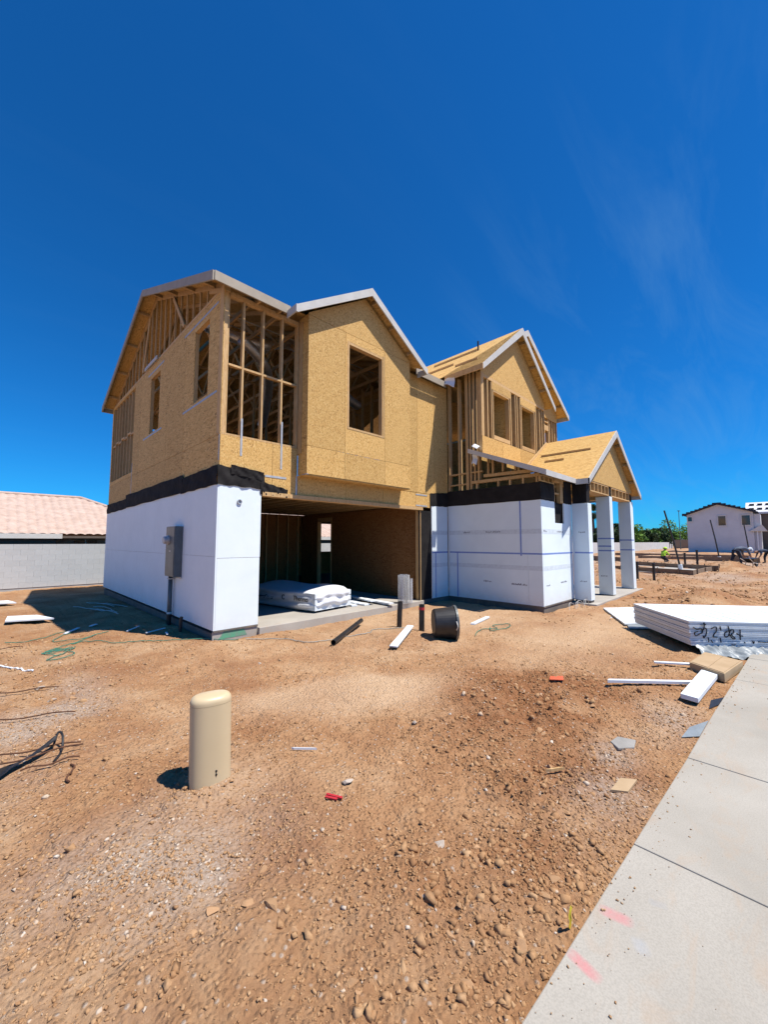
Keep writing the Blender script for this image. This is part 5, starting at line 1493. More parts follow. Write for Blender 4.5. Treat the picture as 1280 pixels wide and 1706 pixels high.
# roll of wire lath: real wires, two turns and a loose outer sheet
wr = empty('wire_lath_roll', (4.86, -0.0, 0.125))
tag(wr, 'upright roll of galvanised wire lath at the garage slab edge', 'wire roll')
def lath(r0, r1, a0, a1, hgt, na, nh, name, rad=0.0026):
    bmw = bmesh.new(); V_ = {}
    for j in range(nh + 1):
        for i in range(na + 1):
            a = a0 + (a1 - a0) * (i + 0.5 * (j % 2)) / na
            r = r0 + (r1 - r0) * i / na
            V_[i, j] = bmw.verts.new((r * math.cos(a), r * math.sin(a), hgt * j / nh))
    for j in range(nh):
        for i in range(na + 1):
            bmw.edges.new((V_[i, j], V_[i, j + 1]))
            k = i - 1 if j % 2 == 0 else i + 1
            if 0 <= k <= na:
                bmw.edges.new((V_[i, j], V_[k, j + 1]))
    mb = MB()
    for e in bmw.edges:
        p, q2 = e.verts[0].co, e.verts[1].co
        d = (q2 - p).normalized(); s1 = d.cross(Vector((p.x, p.y, 0)).normalized()).normalized() * rad; s2 = Vector((p.x, p.y, 0)).normalized() * rad
        mb.add([p + s1, p - s1 * .5 + s2, p - s1 * .5 - s2, q2 + s1, q2 - s1 * .5 + s2, q2 - s1 * .5 - s2], [(0, 1, 4, 3), (1, 2, 5, 4), (2, 0, 3, 5)])
    bmw.free()
    return mb.build(name, 'lath', wr)
lath(0.085, 0.10, 0, 2 * math.pi, 0.74, 20, 24, 'inner_turns', 0.003)
lath(0.14, 0.155, 0.3, 2 * math.pi + .3, 0.72, 24, 22, 'outer_turn', 0.003)
lath(0.17, 0.36, -1.2, 0.55, 0.62, 16, 18, 'loose_end', 0.0022)

# ------------------------------------------------------------------ left foreground litter
o = slab_piece('foam_sheet', [(-2.47, 4.42), (-1.72, 4.12), (-1.95, 4.85), (-2.42, 5.1)], 0.05, 0.03, 'foam_scrap', 'white foam sheet lying half in the house shadow at left', 'foam sheet')
o = slab_piece('foam_sheet', [(-3.1, 8.0), (-2.2, 7.7), (-2.35, 8.35), (-3.1, 8.6)], 0.05, 0.03, 'foam_scrap', 'white foam sheet on sunlit dirt near the block wall', 'foam sheet')
o = slab_piece('foam_strip', [(-1.72, 2.55), (-1.69, 2.5), (-1.42, 2.95), (-1.46, 3.0)], 0.03, 0.012, 'foam_scrap', 'narrow white strip at the tip of the house shadow', 'foam strip')
o = slab_piece('foam_strip', [(-1.28, 2.95), (-1.24, 2.9), (-1.12, 3.05), (-1.16, 3.1)], 0.02, 0.012, 'foam_scrap', 'tiny white offcut inside the house shadow', 'foam strip')
for k, (x, y, a, l, lab) in enumerate(((-0.72, 2.0, 0.9, .45, 'white stick lying in the shade below the electric panel'), (-0.48, 1.45, 0.5, .42, 'second white stick in the shade nearer the house corner'), (-0.42, 1.0, 1.4, .2, 'shortest white stick in the shade by the pipe stub'))):
    o = MB().box(-l / 2, -.015, 0, l / 2, .015, .015).build('white_stick', 'foam_scrap', None, loc=(x, y, gh(x, y) + .02), rot=(0, 0, a)); tag(o, lab, 'stick')
tg = empty('wire_tangle', (-0.85, 6.2, gh(-.85, 6.2))); tag(tg, 'tangle of pale wires lying in the house shadow', 'wire')
rg_ = random.Random(5)
for k in range(6):
    x0, y0 = -1.1 + rg_.uniform(-.1, .5), 6.6 - .3 * k
    P_('wire', MB().tube(ground_path([(x0, y0), (x0 + .25, y0 - .5 + rg_.uniform(-.3, .3)), (x0 + .3 + rg_.uniform(-.1, .2), y0 - 1.1)], .04), .008, 5), 'fascia', tg)
gs = empty('green_string_tangle', (-1.95, 1.2, gh(-1.95, 1.2))); tag(gs, 'tangle of thin green string on the dirt beside the house shadow', 'string')
loops = [[(-2.5, 2.4), (-2.2, 2.3), (-1.95, 2.5), (-1.75, 2.75), (-1.6, 2.6), (-1.8, 2.3), (-1.9, 2.0), (-1.6, 1.75), (-1.3, 1.95), (-1.1, 2.1)],
         [(-1.3, 1.95), (-1.55, 1.7), (-1.9, 1.35), (-2.12, 1.0), (-2.05, .9), (-1.8, 1.0), (-1.75, 1.25), (-2.0, 1.1), (-2.1, .95), (-1.95, .75), (-1.8, .95), (-1.7, 1.2)],
         [(-2.05, 1.2), (-1.85, 1.0), (-1.78, 1.15), (-1.95, 1.25), (-2.1, 1.05), (-1.86, .92), (-1.78, .62), (-1.98, .48), (-2.1, .55), (-1.92, .8)],
         [(-1.72, 1.5), (-1.55, 1.6), (-1.35, 1.4), (-1.2, 1.0), (-1.0, 0.85), (-0.6, 0.6), (-0.1, 0.2), (0.1, -.1), (.35, -.25)]]
for lpx in loops:
    P_('strand', MB().tube(ground_path(lpx, .018), .0065, 5), 'green_string', gs)
st_ = MB().tube(ground_path([(0.45, -.3), (0.8, -.6), (1.0, -.95), (1.05, -1.25), (1.3, -1.35), (1.8, -1.45), (2.2, -1.55), (2.5, -1.35), (2.75, -1.5), (3.0, -1.8)], .015), .007, 5).build('grey_wire_run', 'grey_string'); tag(st_, 'thin grey wire wandering over the dirt before the garage slab', 'wire')
st_ = MB().tube(ground_path([(3.6, -2.9), (4.0, -2.75), (4.3, -2.95), (4.6, -2.7), (4.9, -2.9), (4.5, -3.05), (4.1, -2.95), (4.4, -2.75)], .02), .007, 5).build('green_wire_coil', 'green_string'); tag(st_, 'small green wire coil on the dirt right of the tub', 'wire')
o = slab_piece('foam_strip', [(4.3, -2.35), (4.36, -2.42), (5.25, -2.25), (5.2, -2.18)], 0.01, 0.03, 'foam_scrap', 'white strip lying on pale dirt before the jutting foam wall', 'foam strip')
st_ = MB().tube(ground_path([(-2.75, .75), (-2.57, .62), (-2.42, .3), (-2.27, .05)], .02), .011, 6).build('white_tube', 'foam_scrap'); tag(st_, 'curved thin white tube on the dirt at the left edge', 'tube')
rebs = [((-2.75, -2.46), (-2.12, -2.68), .03, 'upper of three rusty rods crossing the black strip at left'), ((-2.8, -2.70), (-2.12, -2.77), .05, 'middle rusty rod crossing over the black strip at left'), ((-2.5, -2.88), (-2.16, -2.93), .02, 'lower short rusty rod below the black strip at left'),
        ((-2.8, -1.50), (-2.06, -1.85), .02, 'rusty rod lying alone between the grey stones at left'), ((-2.8, -0.62), (-2.1, -0.9), .02, 'rusty rod lying beside a grey lump at left'), ((-2.8, 1.95), (-2.3, 1.75), .02, 'rusty rod lying above the green string at left')]
for (a, b, h_, lab) in rebs:
    n = 10
    pts = [(a[0] + (b[0] - a[0]) * k / n, a[1] + (b[1] - a[1]) * k / n) for k in range(n + 1)]
    zz = max(gh(*p) for p in pts)
    o = MB().tube([(p[0], p[1], zz + h_ + .01 * math.sin(k)) for k, p in enumerate(pts)], .006, 8).build('rebar_rod', 'rust'); tag(o, lab, 'rod')
bs = MB().grid(lambda u, v: (-2.75 + .47 * u + .012 * math.sin(u * 9), -2.88 + .27 * u - .13 * (v - .5) * (1.15 - u * .8), gh(-2.75 + .47 * u, -2.88 + .27 * u) + .035 + .05 * u * u + .02 * math.sin(u * 8 + v * 3) * (1 - v)), 24, 6).build('black_strap', 'black', smooth=True)
tag(bs, 'black plastic strap lying under the rusty rods at the left edge', 'strap')
lpg = MB().tube(smooth_path([(-2.29, -2.61, .05), (-2.26, -2.56, .12), (-2.235, -2.60, .10), (-2.25, -2.72, .03), (-2.31, -2.86, .02)], 6), .009, 6).build('strap_loop', 'black', bs)
lpg.matrix_parent_inverse = Matrix()
o = MB().tube(ground_path([(-2.22, -2.98), (-2.21, -3.08), (-2.27, -3.22), (-2.265, -3.3)], .012), .007, 6).build('bent_wire', 'rust'); tag(o, 'short bent dark wire on the dirt below the rods', 'wire')
o = put_stone(-2.18, -1.23, .06, 7, .55, .4, name='grey_lump', parent=None); tag(o, 'grey concrete lump on the dirt between the rusty rods at left', 'stone')
o = put_stone(-2.25, -.72, .075, 6, .45, 1.2, name='grey_lump', parent=None); tag(o, 'grey lump touching a rusty rod farther back at left', 'stone')
wt = empty('tie_wire_scrap', (8.3, -3.15, gh(8.3, -3.15))); tag(wt, 'curly pale tie wire at the foot of the porch pilaster', 'wire')
for k in range(5):
    cx_, cy_ = 7.7 + .3 * k, -3.15 - .06 * (k % 2)
    P_('wire', MB().tube(smooth_path([(cx_ - .15, cy_, .0), (cx_ - .05, cy_ + .03, .16), (cx_ + .1, cy_ - .02, .12), (cx_ + .18, cy_, 0)], 6), .007, 5), 'fascia', wt)

# ------------------------------------------------------------------ perimeter wall of blocks
pw = empty('block_wall', (0, 12.75, 0)); tag(pw, 'long pale grey block wall enclosing the building lots', 'wall')
P_('wall_core', MB().box(-60, 12.77, -0.5, 126, 12.91, 1.60), 'mortar', pw)
P_('far_wall_face', MB().box(1.2, 12.753, -0.5, 126, 12.769, 1.622), 'wall_block', pw)
P_('near_wall_face', MB().box(-60, 12.753, -0.5, -5.2, 12.769, 1.622), 'wall_block', pw)
blk = MB().box(0, 0, 0, .3965, .017, .1985).build('block', 'wall_block', pw, bevel=0.0)
blk.location = (-5.2, 0.003, 0.022)
for r in range(8):
    for c in range(17):
        if r == 0 and c == 0:
            continue
        x = -5.2 + .4 * c - (.2 if r % 2 else 0)
        b_ = blk.copy(); COL.objects.link(b_); b_.parent = pw
        b_.location = (x, 0.003 + random.uniform(0, .001), 0.022 + .2 * r)
P_('end_pier', MB().box(125.6, 12.55, -0.4, 126.4, 13.15, 1.85), 'wall_block', pw)
rw_ = MB().box(127, 12.4, -0.4, 127.2, 2.0, 2.3).build('side_wall', 'stucco_tan'); tag(rw_, 'darker tan yard wall beside the far white house', 'wall')

# ------------------------------------------------------------------ neighbour house with clay tiles, left
def neighbour(xl, xc, label):
    """tile-roofed house from x = xl to its hipped end whose eave corner is at x = xc"""
    nb = empty('neighbour_house', (xc - 8, 16, -0.6)); tag(nb, label, 'house')
    ye, yr, zE, zR = 13.75, 18.4, 1.98, 3.93
    rows = 14; xt = xc - 4.05
    def main_slope(u, v):
        k = v * rows; fr = k - math.floor(k + 1e-6)
        y = ye + (yr - ye) * v
        x = xl + (xc - 4.05 * v - xl) * u
        z = zE + (zR - zE) * v + 0.045 * abs(math.sin(x / 0.30 * math.pi)) ** 0.8 + 0.03 * (1 - fr)
        return (x, y, z)
    P_('roof_tiles', MB().grid(main_slope, int((xc - xl) * 20), rows * 3), 'tile', nb)['kind'] = 'stuff'
    def hip_slope(u, v):
        y0 = ye + (yr - ye) * v
        y = y0 + (2 * yr - 2 * y0) * u
        return (xc - 4.05 * v, y, zE + (zR - zE) * v + 0.04 * abs(math.sin(y / .3 * math.pi)))
    P_('roof_tiles', MB().grid(hip_slope, 120, 20), 'tile', nb)['kind'] = 'stuff'
    P_('ridge_cap', MB().tube([(xl, yr, zR + .03), (xt, yr, zR + .03)], .10, 8), 'tile', nb)
    P_('hip_cap', MB().tube([(xt, yr, zR + .03), (xc, ye, zE + .03)], .09, 8), 'tile', nb)
    P_('back_slope', MB().prism([(xl, yr, zR), (xt, yr, zR), (xc, 2 * yr - ye, zE), (xl, 2 * yr - ye, zE)], (0, 0, -.1)), 'tile', nb)
    P_('house_wall', MB().box(xl + .5, 14.3, -0.6, xc - .5, 22.5, 1.93), 'stucco_tan', nb)
    P_('eave_fascia', MB().box(xl, 13.62, 1.84, xc - 5.15, 13.74, 2.03), 'trim', nb)
    P_('eave_soffit', MB().box(xl, 13.75, 1.86, xc - .1, 14.3, 1.95), 'stucco_brown', nb)
    P_('patio_wall', MB().box(xl + .5, 13.9, -0.6, xc - 5.3, 13.96, 1.84), 'stucco_brown', nb)
    for x in (xc - 4.7, xc - 3.2, xc - 1.8):
        w_ = P_('window', MB().box(x, 14.27, 0.9, x + .8, 14.30, 1.80), 'glass', nb)
        P_('window_mullion', MB().box(x + .38, 14.25, 0.9, x + .42, 14.269, 1.80), 'trim', w_)
neighbour(-16, 4.4, 'low house with pink clay tile roof behind the block wall at left')
neighbour(8.5, 24, 'second clay-tiled house, glimpsed through the garage and its back window')

# ------------------------------------------------------------------ far white house under construction, right
fh = empty('far_white_house', (84, 0, 0)); tag(fh, 'far two-storey white stucco house with dark bundles of tile along its roof', 'house')
X8 = 80.0
P_('wall', MB().prism([(X8, 3.45, -.3), (X8, -4.7, -.3), (X8, -4.7, 6.35), (X8, -0.55, 7.75), (X8, 3.45, 6.2)], (12, 0, 0)), 'stucco', fh)
P_('roof_slope', MB().prism([(X8 - .5, 4.0, 6.15), (X8 - .5, -0.55, 7.95), (X8 + 12.5, -0.55, 7.95), (X8 + 12.5, 4.0, 6.15)], (0, 0, .1)), 'tile_dark', fh)
P_('roof_slope', MB().prism([(X8 - .5, -5.3, 6.25), (X8 - .5, -0.55, 7.95), (X8 + 12.5, -0.55, 7.95), (X8 + 12.5, -5.3, 6.25)], (0, 0, .1)), 'tile_dark', fh)
P_('eave_trim', MB().prism([(X8 - .56, 4.0, 6.0), (X8 - .56, -0.55, 7.8), (X8 - .56, -0.55, 7.95), (X8 - .56, 4.0, 6.15)], (.05, 0, 0)), 'tile_dark', fh)
P_('eave_trim', MB().prism([(X8 - .56, -5.3, 6.1), (X8 - .56, -0.55, 7.8), (X8 - .56, -0.55, 7.95), (X8 - .56, -5.3, 6.25)], (.05, 0, 0)), 'tile_dark', fh)
rt_ = random.Random(6)
for k in range(16):
    y = 3.75 - .57 * k
    z = 6.25 + (3.7 - y) * (1.8 / 4.55) if y > -.55 else 7.95 - (-.55 - y) * (1.7 / 4.75)
    P_('tile_bundle', MB().box(X8 - .4, y - .27, z + .0, X8 + .3, y + .27, z + rt_.uniform(.16, .26)), 'tile_dark', fh)
for (y0, y1, z0, z1) in ((3.3, 2.75, 5.15, 5.85), (-0.6, -1.5, 4.35, 5.85), (-3.4, -4.35, 4.35, 5.85)):
    w_ = P_('window', MB().box(X8 - .05, y0, z0, X8 - .01, y1, z1), 'glass', fh)
    P_('window_frame', MB().box(X8 - .08, y0 + .12, z1, X8 - .01, y1 - .12, z1 + .15).box(X8 - .08, y0 + .12, z0 - .15, X8 - .01, y1 - .12, z0).box(X8 - .08, y0 + .12, z0, X8 - .01, y0, z1).box(X8 - .08, y1, z0, X8 - .01, y1 - .12, z1), 'trim', w_)
P_('side_bay', MB().box(X8 + .2, -4.7, -.3, X8 + 6, -5.5, 6.0), 'stucco', fh)
P_('porch_roof', MB().prism([(X8 - .3, -4.2, 3.35), (X8 - .3, -6.2, 3.35), (X8 - .3, -5.6, 4.4), (X8 - .3, -4.7, 3.7)], (3, 0, 0)), 'trim', fh)
P_('downspout', MB().box(X8 - .1, -5.0, 0, X8, -5.15, 3.4), 'foam_scrap', fh)
f2 = empty('far_brown_house', (92, -9, 0)); tag(f2, 'far brown house with white tile stacks cut off by the right edge', 'house')
P_('wall', MB().box(86, -3.8, -.3, 98, -16, 6.5), 'stucco_brown', f2)
P_('roof', MB().prism([(85.5, -3.6, 6.6), (85.5, -16, 6.6), (91, -16, 8.6), (91, -3.6, 8.6)], (0, 0, -.3)), 'stucco', f2)
for k in range(5):
    y = -4.4 - 1.0 * k
    for j in range(2):
        P_('tile_stack', MB().box(86.6 + 2.4 * j, y - .3, 7.02 + .87 * j, 87.2 + 2.4 * j, y + .3, 7.36 + .87 * j), 'tile_dark', f2)

# ------------------------------------------------------------------ form boards, stakes, leaning poles on the next lots
def plank_run(a, b, h, label, stakes=5, th=0.06):
    a = Vector((a[0], a[1], 0)); b = Vector((b[0], b[1], 0)); d = b - a; z0 = min(gh(a.x, a.y), gh(b.x, b.y), 0.05)
    e = empty('form_board_run', (a.x, a.y, z0)); tag(e, label, 'form boards')
    n = max(1, int(d.length / 3.2))
    for k in range(n):
        p = d * (k / n); q_ = d * ((k + 1) / n) - d.normalized() * .02
        MB().beam(p + Vector((0, 0, h / 2)), q_ + Vector((0, 0, h / 2 + random.uniform(-.02, .02))), th, h).build('plank', 'plank', e)
    for k in range(stakes):
        p = d * ((k + .4) / stakes)
        s_ = d.normalized().cross(Vector((0, 0, 1)))
        MB().beam(p + s_ * .06 + Vector((0, 0, -.2)), p + s_ * .06 + Vector((0, 0, h + random.uniform(.0, .12))), .05, .05, (1, 0, 0)).build('stake', 'plank', e)
    return e
plank_run((24.2, 1.0), (22.5, -3.83), 0.27, 'nearest run of form boards right of the porch columns')
plank_run((31.0, 2.0), (27.2, -4.5), 0.34, 'second run of form boards behind the nearest one', 6)
plank_run((45.4, 3.4), (47.5, -2.4), 0.30, 'far run of form boards behind the worker in lime', 7)
plank_run((40.0, -2.6), (39.5, -6.0), 0.40, 'run of form boards behind the bending worker', 5)
plank_run((36.0, 5.0), (33.6, 1.4), 0.40, 'run of form boards seen between the porch columns', 5)
plank_run((55.0, 8.0), (54.0, -5.0), 0.35, 'farthest low run of form boards before the white house', 8)
plank_run((22.5, -3.83), (30.0, -4.4), 0.25, 'form boards running away from the corner of the nearest run', 4)
pad = MB().box(23.0, -3.6, -.2, 30, 1.5, .06).build('gravel_pad', 'concrete'); structure(pad); pad.name = 'building_pad'
for k, (x, y, lab) in enumerate(((17.82, -3.05, 'black stake standing right of the last porch column'), (18.27, -2.33, 'black stake half hidden by the last porch column'), (33.5, -2.1, 'left of two black stakes by the dirt heap'), (32.3, -2.95, 'right of two black stakes by the dirt heap'))):
    e = empty('black_stake', (x, y, gh(x, y))); tag(e, lab, 'stake')
    MB().tube([(0, 0, -.1), (0, 0, .74 if k < 2 else .95)], .055 if k < 2 else .07, 10).build('shaft', 'black', e)
    MB().tube([(0, 0, .70 if k < 2 else .90), (0, 0, .76 if k < 2 else .97)], .064 if k < 2 else .08, 10).build('cap', 'black', e)
for k, (x, y, h_, dx, lab) in enumerate(((26.8, -2.78, 3.65, -.84, 'tall leaning black pole nearest the porch with a white sleeve'), (41.0, -3.5, 3.5, -.62, 'leaning black pole in front of the white house gable'), (47.0, -5.2, 3.35, -.40, 'thinner leaning black pole before the right window of the white house'))):
    e = empty('leaning_pole', (x, y, gh(x, y))); tag(e, lab, 'pole')
    v_ = Vector((dx * .707, -dx * .707, 0))
    MB().tube([(0, 0, -.1), v_ * .45 + Vector((0, 0, h_ * .5)), v_ + Vector((0, 0, h_))], [.055, .05, .045], 10).build('shaft', 'black', e)
    MB().tube([(0, 0, -.1), v_ * .07 + Vector((0, 0, .38))], .11, 12).build('sleeve', 'foam_scrap', e)

# ------------------------------------------------------------------ workers
def person(name, loc, rz, J, bones, colors, label, hat=None):
    """J: joint -> (x, y, z, radius); bones: (a, b, material); one skinned surface."""
    keys = list(J); idx = {k: i for i, k in enumerate(keys)}
    me = bpy.data.meshes.new(name); me.from_pydata([J[k][:3] for k in keys], [(idx[a], idx[b]) for a, b, m_ in bones], [])
    ob = bpy.data.objects.new(name, me); COL.objects.link(ob)
    sk = ob.modifiers.new('skin', 'SKIN'); sk.use_smooth_shade = True
    for i, k in enumerate(keys):
        sv = me.skin_vertices[0].data[i]; sv.radius = (J[k][3], J[k][3]); sv.use_root = (k == 'pelvis')
    ss = ob.modifiers.new('sub', 'SUBSURF'); ss.levels = 2; ss.render_levels = 2
    dg = bpy.context.evaluated_depsgraph_get(); dg.update()
    bme = bpy.data.meshes.new_from_object(ob.evaluated_get(dg))
    COL.objects.unlink(ob); bpy.data.objects.remove(ob)
    mats = []
    for c in colors:
        mats.append(c); bme.materials.append(M[c])
    segs = [(Vector(J[a][:3]), Vector(J[b][:3]), mats.index(m_)) for a, b, m_ in bones]
    for p in bme.polygons:
        c = p.center; best = (1e9, 0)
        for a, b, mi in segs:
            d = b - a; t = max(0, min(1, (c - a).dot(d) / max(d.length_squared, 1e-9)))
            dd = (c - (a + d * t)).length
            if dd < best[0]:
                best = (dd, mi)
        p.material_index = best[1]; p.use_smooth = True
    root = bpy.data.objects.new(name, bme); COL.objects.link(root)
    root.location = loc; root.rotation_euler = (0, 0, rz)
    tag(root, label, 'person')
    hd = Vector(J['head'][:3])
    if hat:
        MB().lathe([(0.165, -0.01), (0.165, 0.01), (0.125, 0.02), (0.12, 0.07), (0.085, 0.125), (0.02, 0.145)], 16, hd + Vector((0, 0, .04)), (J['head'][0] - J['neck'][0], J['head'][1] - J['neck'][1], J['head'][2] - J['neck'][2])).build('hat', hat, root, smooth=True)
    for s in (-1, 1):                                   # palm, four fingers and a thumb on each hand
        h_ = Vector(J['hand%d' % s][:3]); w_ = Vector(J['wrist%d' % s][:3]); d = (h_ - w_).normalized(); sd = d.cross(Vector((1, 0, 0))).normalized()
        mb = MB()
        for f in range(4):
            b0 = h_ + sd * (.022 * (f - 1.5)); L_ = (.07, .08, .075, .06)[f]
            mb.tube([b0, b0 + d * L_ * .5, b0 + d * L_ * .9 + Vector((.02, 0, -.02))], [.010, .009, .007], 6)
        mb.tube([w_ + d * .02, w_ + d * .05 + sd * -.045, w_ + d * .09 + sd * -.055], [.012, .011, .008], 6)
        mb.build('fingers', 'skin', root, smooth=True)
    return root
def bend_joints(kneel):
    J = {}
    if kneel:      # kneeling, trunk upright and bowed, hands at work low in front (+x)
        J.update(pelvis=(0, 0, .42, .15), spine=(.08, 0, .62, .145), chest=(.17, 0, .80, .155), neck=(.24, 0, .93, .06), head=(.30, 0, 1.04, .10), crown=(.31, 0, 1.12, .075))
        for s in (-1, 1):
            J['hip%d' % s] = (.02, .10 * s, .38, .11); J['knee%d' % s] = (.40, .14 * s, .20 if s > 0 else .10, .075); J['ankle%d' % s] = (.05 if s < 0 else .42, .14 * s, .07, .05); J['toe%d' % s] = (-.10 if s < 0 else .60, .15 * s, .04, .04)
            J['shoulder%d' % s] = (.18, .18 * s, .82, .075); J['elbow%d' % s] = (.40, .22 * s, .58, .05); J['wrist%d' % s] = (.60, .12 * s, .42, .035); J['hand%d' % s] = (.67, .10 * s, .37, .04)
    else:          # bent double at the hips, legs straight
        J.update(pelvis=(0, 0, .92, .155), spine=(.24, 0, 1.00, .15), chest=(.48, 0, .97, .165), neck=(.64, 0, .90, .065), head=(.76, 0, .86, .105), crown=(.84, 0, .84, .08))
        for s in (-1, 1):
            J['hip%d' % s] = (0, .11 * s, .84, .12); J['knee%d' % s] = (.04 - .10 * s, .14 * s, .48, .08); J['ankle%d' % s] = (-.06 - .18 * s, .15 * s, .09, .05); J['toe%d' % s] = (.12 - .18 * s, .16 * s, .04, .04)
            J['shoulder%d' % s] = (.50, .19 * s, .92, .08); J['elbow%d' % s] = (.56, .24 * s, .64, .052); J['wrist%d' % s] = (.68, .18 * s, .42, .036); J['hand%d' % s] = (.72, .16 * s, .35, .042)
    return J
def bones(top, legs):
    B = [('pelvis', 'spine', top), ('spine', 'chest', top), ('chest', 'neck', top), ('neck', 'head', 'skin'), ('head', 'crown', 'skin')]
    for s in (-1, 1):
        B += [('pelvis', 'hip%d' % s, legs), ('hip%d' % s, 'knee%d' % s, legs), ('knee%d' % s, 'ankle%d' % s, legs), ('ankle%d' % s, 'toe%d' % s, 'black'),
              ('chest', 'shoulder%d' % s, top), ('shoulder%d' % s, 'elbow%d' % s, top), ('elbow%d' % s, 'wrist%d' % s, 'skin'), ('wrist%d' % s, 'hand%d' % s, 'skin')]
    return B
person('person', (35.4, -0.45, gh(35.4, -.45)), R(-25), bend_joints(True), bones('lime', 'denim'), ['lime', 'denim', 'skin', 'black'], 'person in lime safety shirt and hat kneeling at the form boards', 'lime')
person('person', (33.2, -4.95, gh(33.2, -4.95)), R(-48), bend_joints(False), bones('greycloth', 'denim'), ['greycloth', 'denim', 'skin', 'black'], 'person in blue-grey clothes and white cap bent double beside a wheelbarrow', 'foam_scrap').scale = (1.2, 1.2, 1.2)
person('person', (38.6, -6.45, gh(38.6, -6.45)), R(120), bend_joints(False), bones('navy', 'denim'), ['navy', 'denim', 'skin', 'black'], 'person in dark clothes bending, cut off by the right edge', None)
# wheelbarrow in front of the bending worker
wbw = empty('wheelbarrow', (31.4, -5.75, gh(31.4, -5.75)), R(-20)); wbw.scale = (.85, .85, .85); tag(wbw, 'wheelbarrow standing in front of the bending worker', 'wheelbarrow')
loft([[(-.25, -.2, .30), (.25, -.16, .30), (.25, .16, .30), (-.25, .2, .30)], [(-.45, -.34, .60), (.50, -.28, .66), (.50, .28, .66), (-.45, .34, .60)]]).build('tray', 'black', wbw)
MB().tube([(-.9, -.28, .62), (-.2, -.2, .32), (.75, -.05, .2)], .025, 8).build('handle', 'trim', wbw)
MB().tube([(-.9, .28, .62), (-.2, .2, .32), (.75, .05, .2)], .025, 8).build('handle', 'trim', wbw)
wh = MB().lathe([(.12, -.04), (.19, -.045), (.2, 0), (.19, .045), (.12, .04)], 18, (.72, 0, .2), (0, 1, 0)).build('wheel', 'black', wbw)
for s in (-1, 1):
    MB().tube([(-.3, .2 * s, .32), (-.42, .24 * s, 0.0)], .02, 6).build('leg', 'black', wbw)

# ------------------------------------------------------------------ trees, palm, light pole, far ridge
def tree(name, x, y, h, rx, rz, mat, label, n=2600, seed=0, trunk=True, leaf=0.28):
    rg = np.random.default_rng(seed)
    e = empty(name, (x, y, -.2)); tag(e, label, 'tree', 'trees beyond the block wall')
    nb_ = 14
    cen = rg.normal(0, 1, (nb_, 3)); cen /= np.linalg.norm(cen, axis=1)[:, None]
    cen = cen * rg.uniform(.25, .85, (nb_, 1)) * np.array([rx, rx, rz]); rad = rg.uniform(.28, .5, nb_) * rx
    w = rg.integers(0, nb_, n)
    dd = rg.normal(0, 1, (n, 3)); dd /= np.linalg.norm(dd, axis=1)[:, None]
    P = cen[w] + dd * (rad[w] * rg.uniform(.45, 1.05, n) ** .6)[:, None]
    P[:, 2] = P[:, 2] * .9 + h - rz
    a = rg.normal(0, 1, (n, 3)); a /= np.linalg.norm(a, axis=1)[:, None]
    b = np.cross(a, rg.normal(0, 1, (n, 3))); b /= np.linalg.norm(b, axis=1)[:, None]
    s = leaf * rg.uniform(.6, 1.4, (n, 1))
    V = np.stack([P - a * s, P - b * s * .5, P + a * s, P + b * s * .5], 1).reshape(-1, 3)
    me = bpy.data.meshes.new('crown'); me.from_pydata(V.tolist(), [], np.arange(4 * n).reshape(-1, 4).tolist()); me.update()
    at = me.attributes.new('tone', 'FLOAT', 'POINT'); at.data.foreach_set('value', np.repeat(np.clip(rg.normal(.5, .22, n) + .25 * dd[:, 2], 0, 1), 4).astype(np.float32))
    me.materials.append(M[mat]); o = bpy.data.objects.new('crown', me); COL.objects.link(o); o.parent = e
    if trunk:
        t = MB().tube([(0, 0, 0), (.05 * rx, 0, h * .3), (0, .05 * rx, h * .6)], [.06 * rx + .05, .05 * rx + .04, .03 * rx], 8)
        for k in range(4):
            c = cen[k]; t.tube([(0, 0, h * .35), (c[0] * .6, c[1] * .6, c[2] * .6 + h - rz)], [.035 * rx, .012 * rx], 6)
        t.build('trunk', 'bark', e)
    return e
spots = [(77, 15.5, 5.2, 2.6, 2.2, 'leaf_dark', 'dark tree between the first and second porch columns'), (84, 16, 5.8, 2.8, 2.6, 'leaf_dark', 'dark tree between the middle and last porch columns'),
         (94, 15.5, 6.3, 3.3, 2.8, 'leaf_bright', 'bright green bushy tree touching the last porch column'), (101, 16, 5.6, 3.2, 2.5, 'leaf', 'green tree second to the right of the last porch column'),
         (108, 14.8, 4.6, 3.2, 2.2, 'leaf_dark', 'dark low tree behind the middle of the far wall'), (116, 15, 4.8, 3.4, 2.3, 'leaf', 'low green tree behind the tall leaning pole'),
         (125, 15.2, 5.2, 3.6, 2.5, 'leaf_dark', 'dark tree left of the bright tree by the white house'), (150, 14.8, 9.0, 5.4, 4.6, 'leaf_bright', 'tall bright green tree touching the left edge of the white house'),
         (70, 16.2, 4.2, 2.2, 1.9, 'leaf_dark', 'dark low tree under the fan palm'), (89, 17.5, 4.8, 3.0, 2.3, 'leaf', 'green tree behind the last porch column'), (132, 16, 5.6, 4.0, 2.6, 'leaf', 'broad green tree between the dark tree and the white house'),
         (125, -12, 11, 4, 3, 'leaf', 'tree top rising behind the far brown house')]
for k, s in enumerate(spots):
    tree('leafy_tree', *s, seed=100 + k, n=3000)
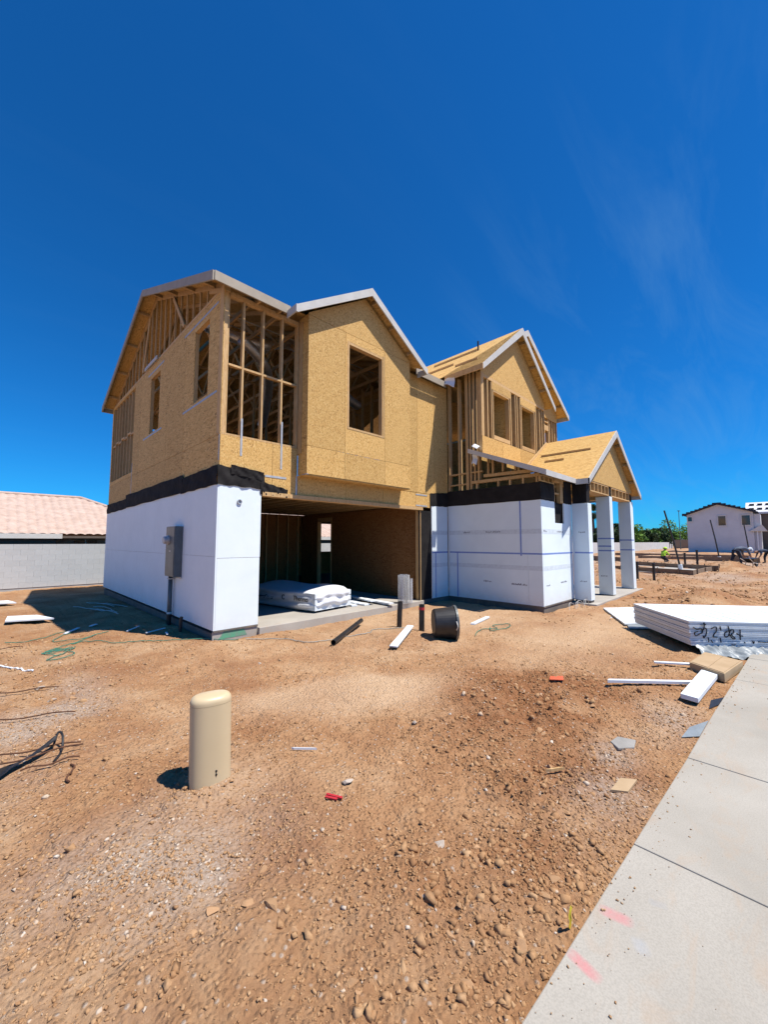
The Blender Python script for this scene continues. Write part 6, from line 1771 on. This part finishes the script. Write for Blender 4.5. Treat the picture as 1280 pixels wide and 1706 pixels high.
pm = empty('palm_tree', (75.0, 16.6, -.2)); pm.scale = (1.55, 1.55, 1.45); tag(pm, 'fan palm standing between the pilaster and the first porch column', 'palm tree')
MB().tube([(0, 0, 0), (.05, 0, 2.6), (0, .05, 5.0)], [.26, .2, .18], 10).build('trunk', 'bark', pm)
rp = random.Random(9)
for k in range(34):
    a = k * 2.39996; el = math.radians(72 - 120 * (k / 34))
    L_ = rp.uniform(1.15, 1.5); mb = MB()
    for f in range(11):
        da = (f - 5) * .16
        d = Vector((math.cos(a + da) * math.cos(el), math.sin(a + da) * math.cos(el), math.sin(el)))
        sd = Vector((-math.sin(a + da), math.cos(a + da), 0)) * .045
        st0 = Vector((math.cos(a) * math.cos(el), math.sin(a) * math.cos(el), math.sin(el))) * .45 + Vector((0, 0, 5.0))
        ti = Vector((0, 0, 5.0)) + d * L_ - Vector((0, 0, .35 * (1 - abs(math.sin(el)))))
        md = st0.lerp(ti, .55) + Vector((0, 0, .06))
        mb.add([st0 - sd * .4, st0 + sd * .4, md + sd, md - sd, ti], [(0, 1, 2, 3), (3, 2, 4)])
    fr = mb.build('frond', 'leaf_dark', pm)
    at = fr.data.attributes.new('tone', 'FLOAT', 'POINT'); at.data.foreach_set('value', [rp.uniform(.3, 1)] * len(fr.data.vertices))
lp_ = empty('light_pole', (110, 8.6, 0)); tag(lp_, 'thin grey street light pole left of the far white house', 'light pole')
MB().tube([(0, 0, 0), (0, 0, 8.9)], [.10, .06], 8).build('shaft', 'panel_grey', lp_)
MB().box(-.5, -.2, 8.85, .5, .2, 9.0).build('lamp_head', 'panel_grey', lp_)
def ridge_fn(u, v):
    a = R(-12 + 62 * u)
    d = 1500.0
    hh = 26 + 30 * float(fbm(np.array([u * 9.0]), np.array([3.3]), 4)[0]) - 14 * u
    return (math.cos(a) * d + 260 * v * math.cos(a), math.sin(a) * d + 260 * v * math.sin(a), -20 + (hh + 20) * math.sin(v * math.pi / 2) if v < 1 else -20)
structure(MB().grid(ridge_fn, 120, 4).build('far_hills', 'ridge_far', smooth=True))
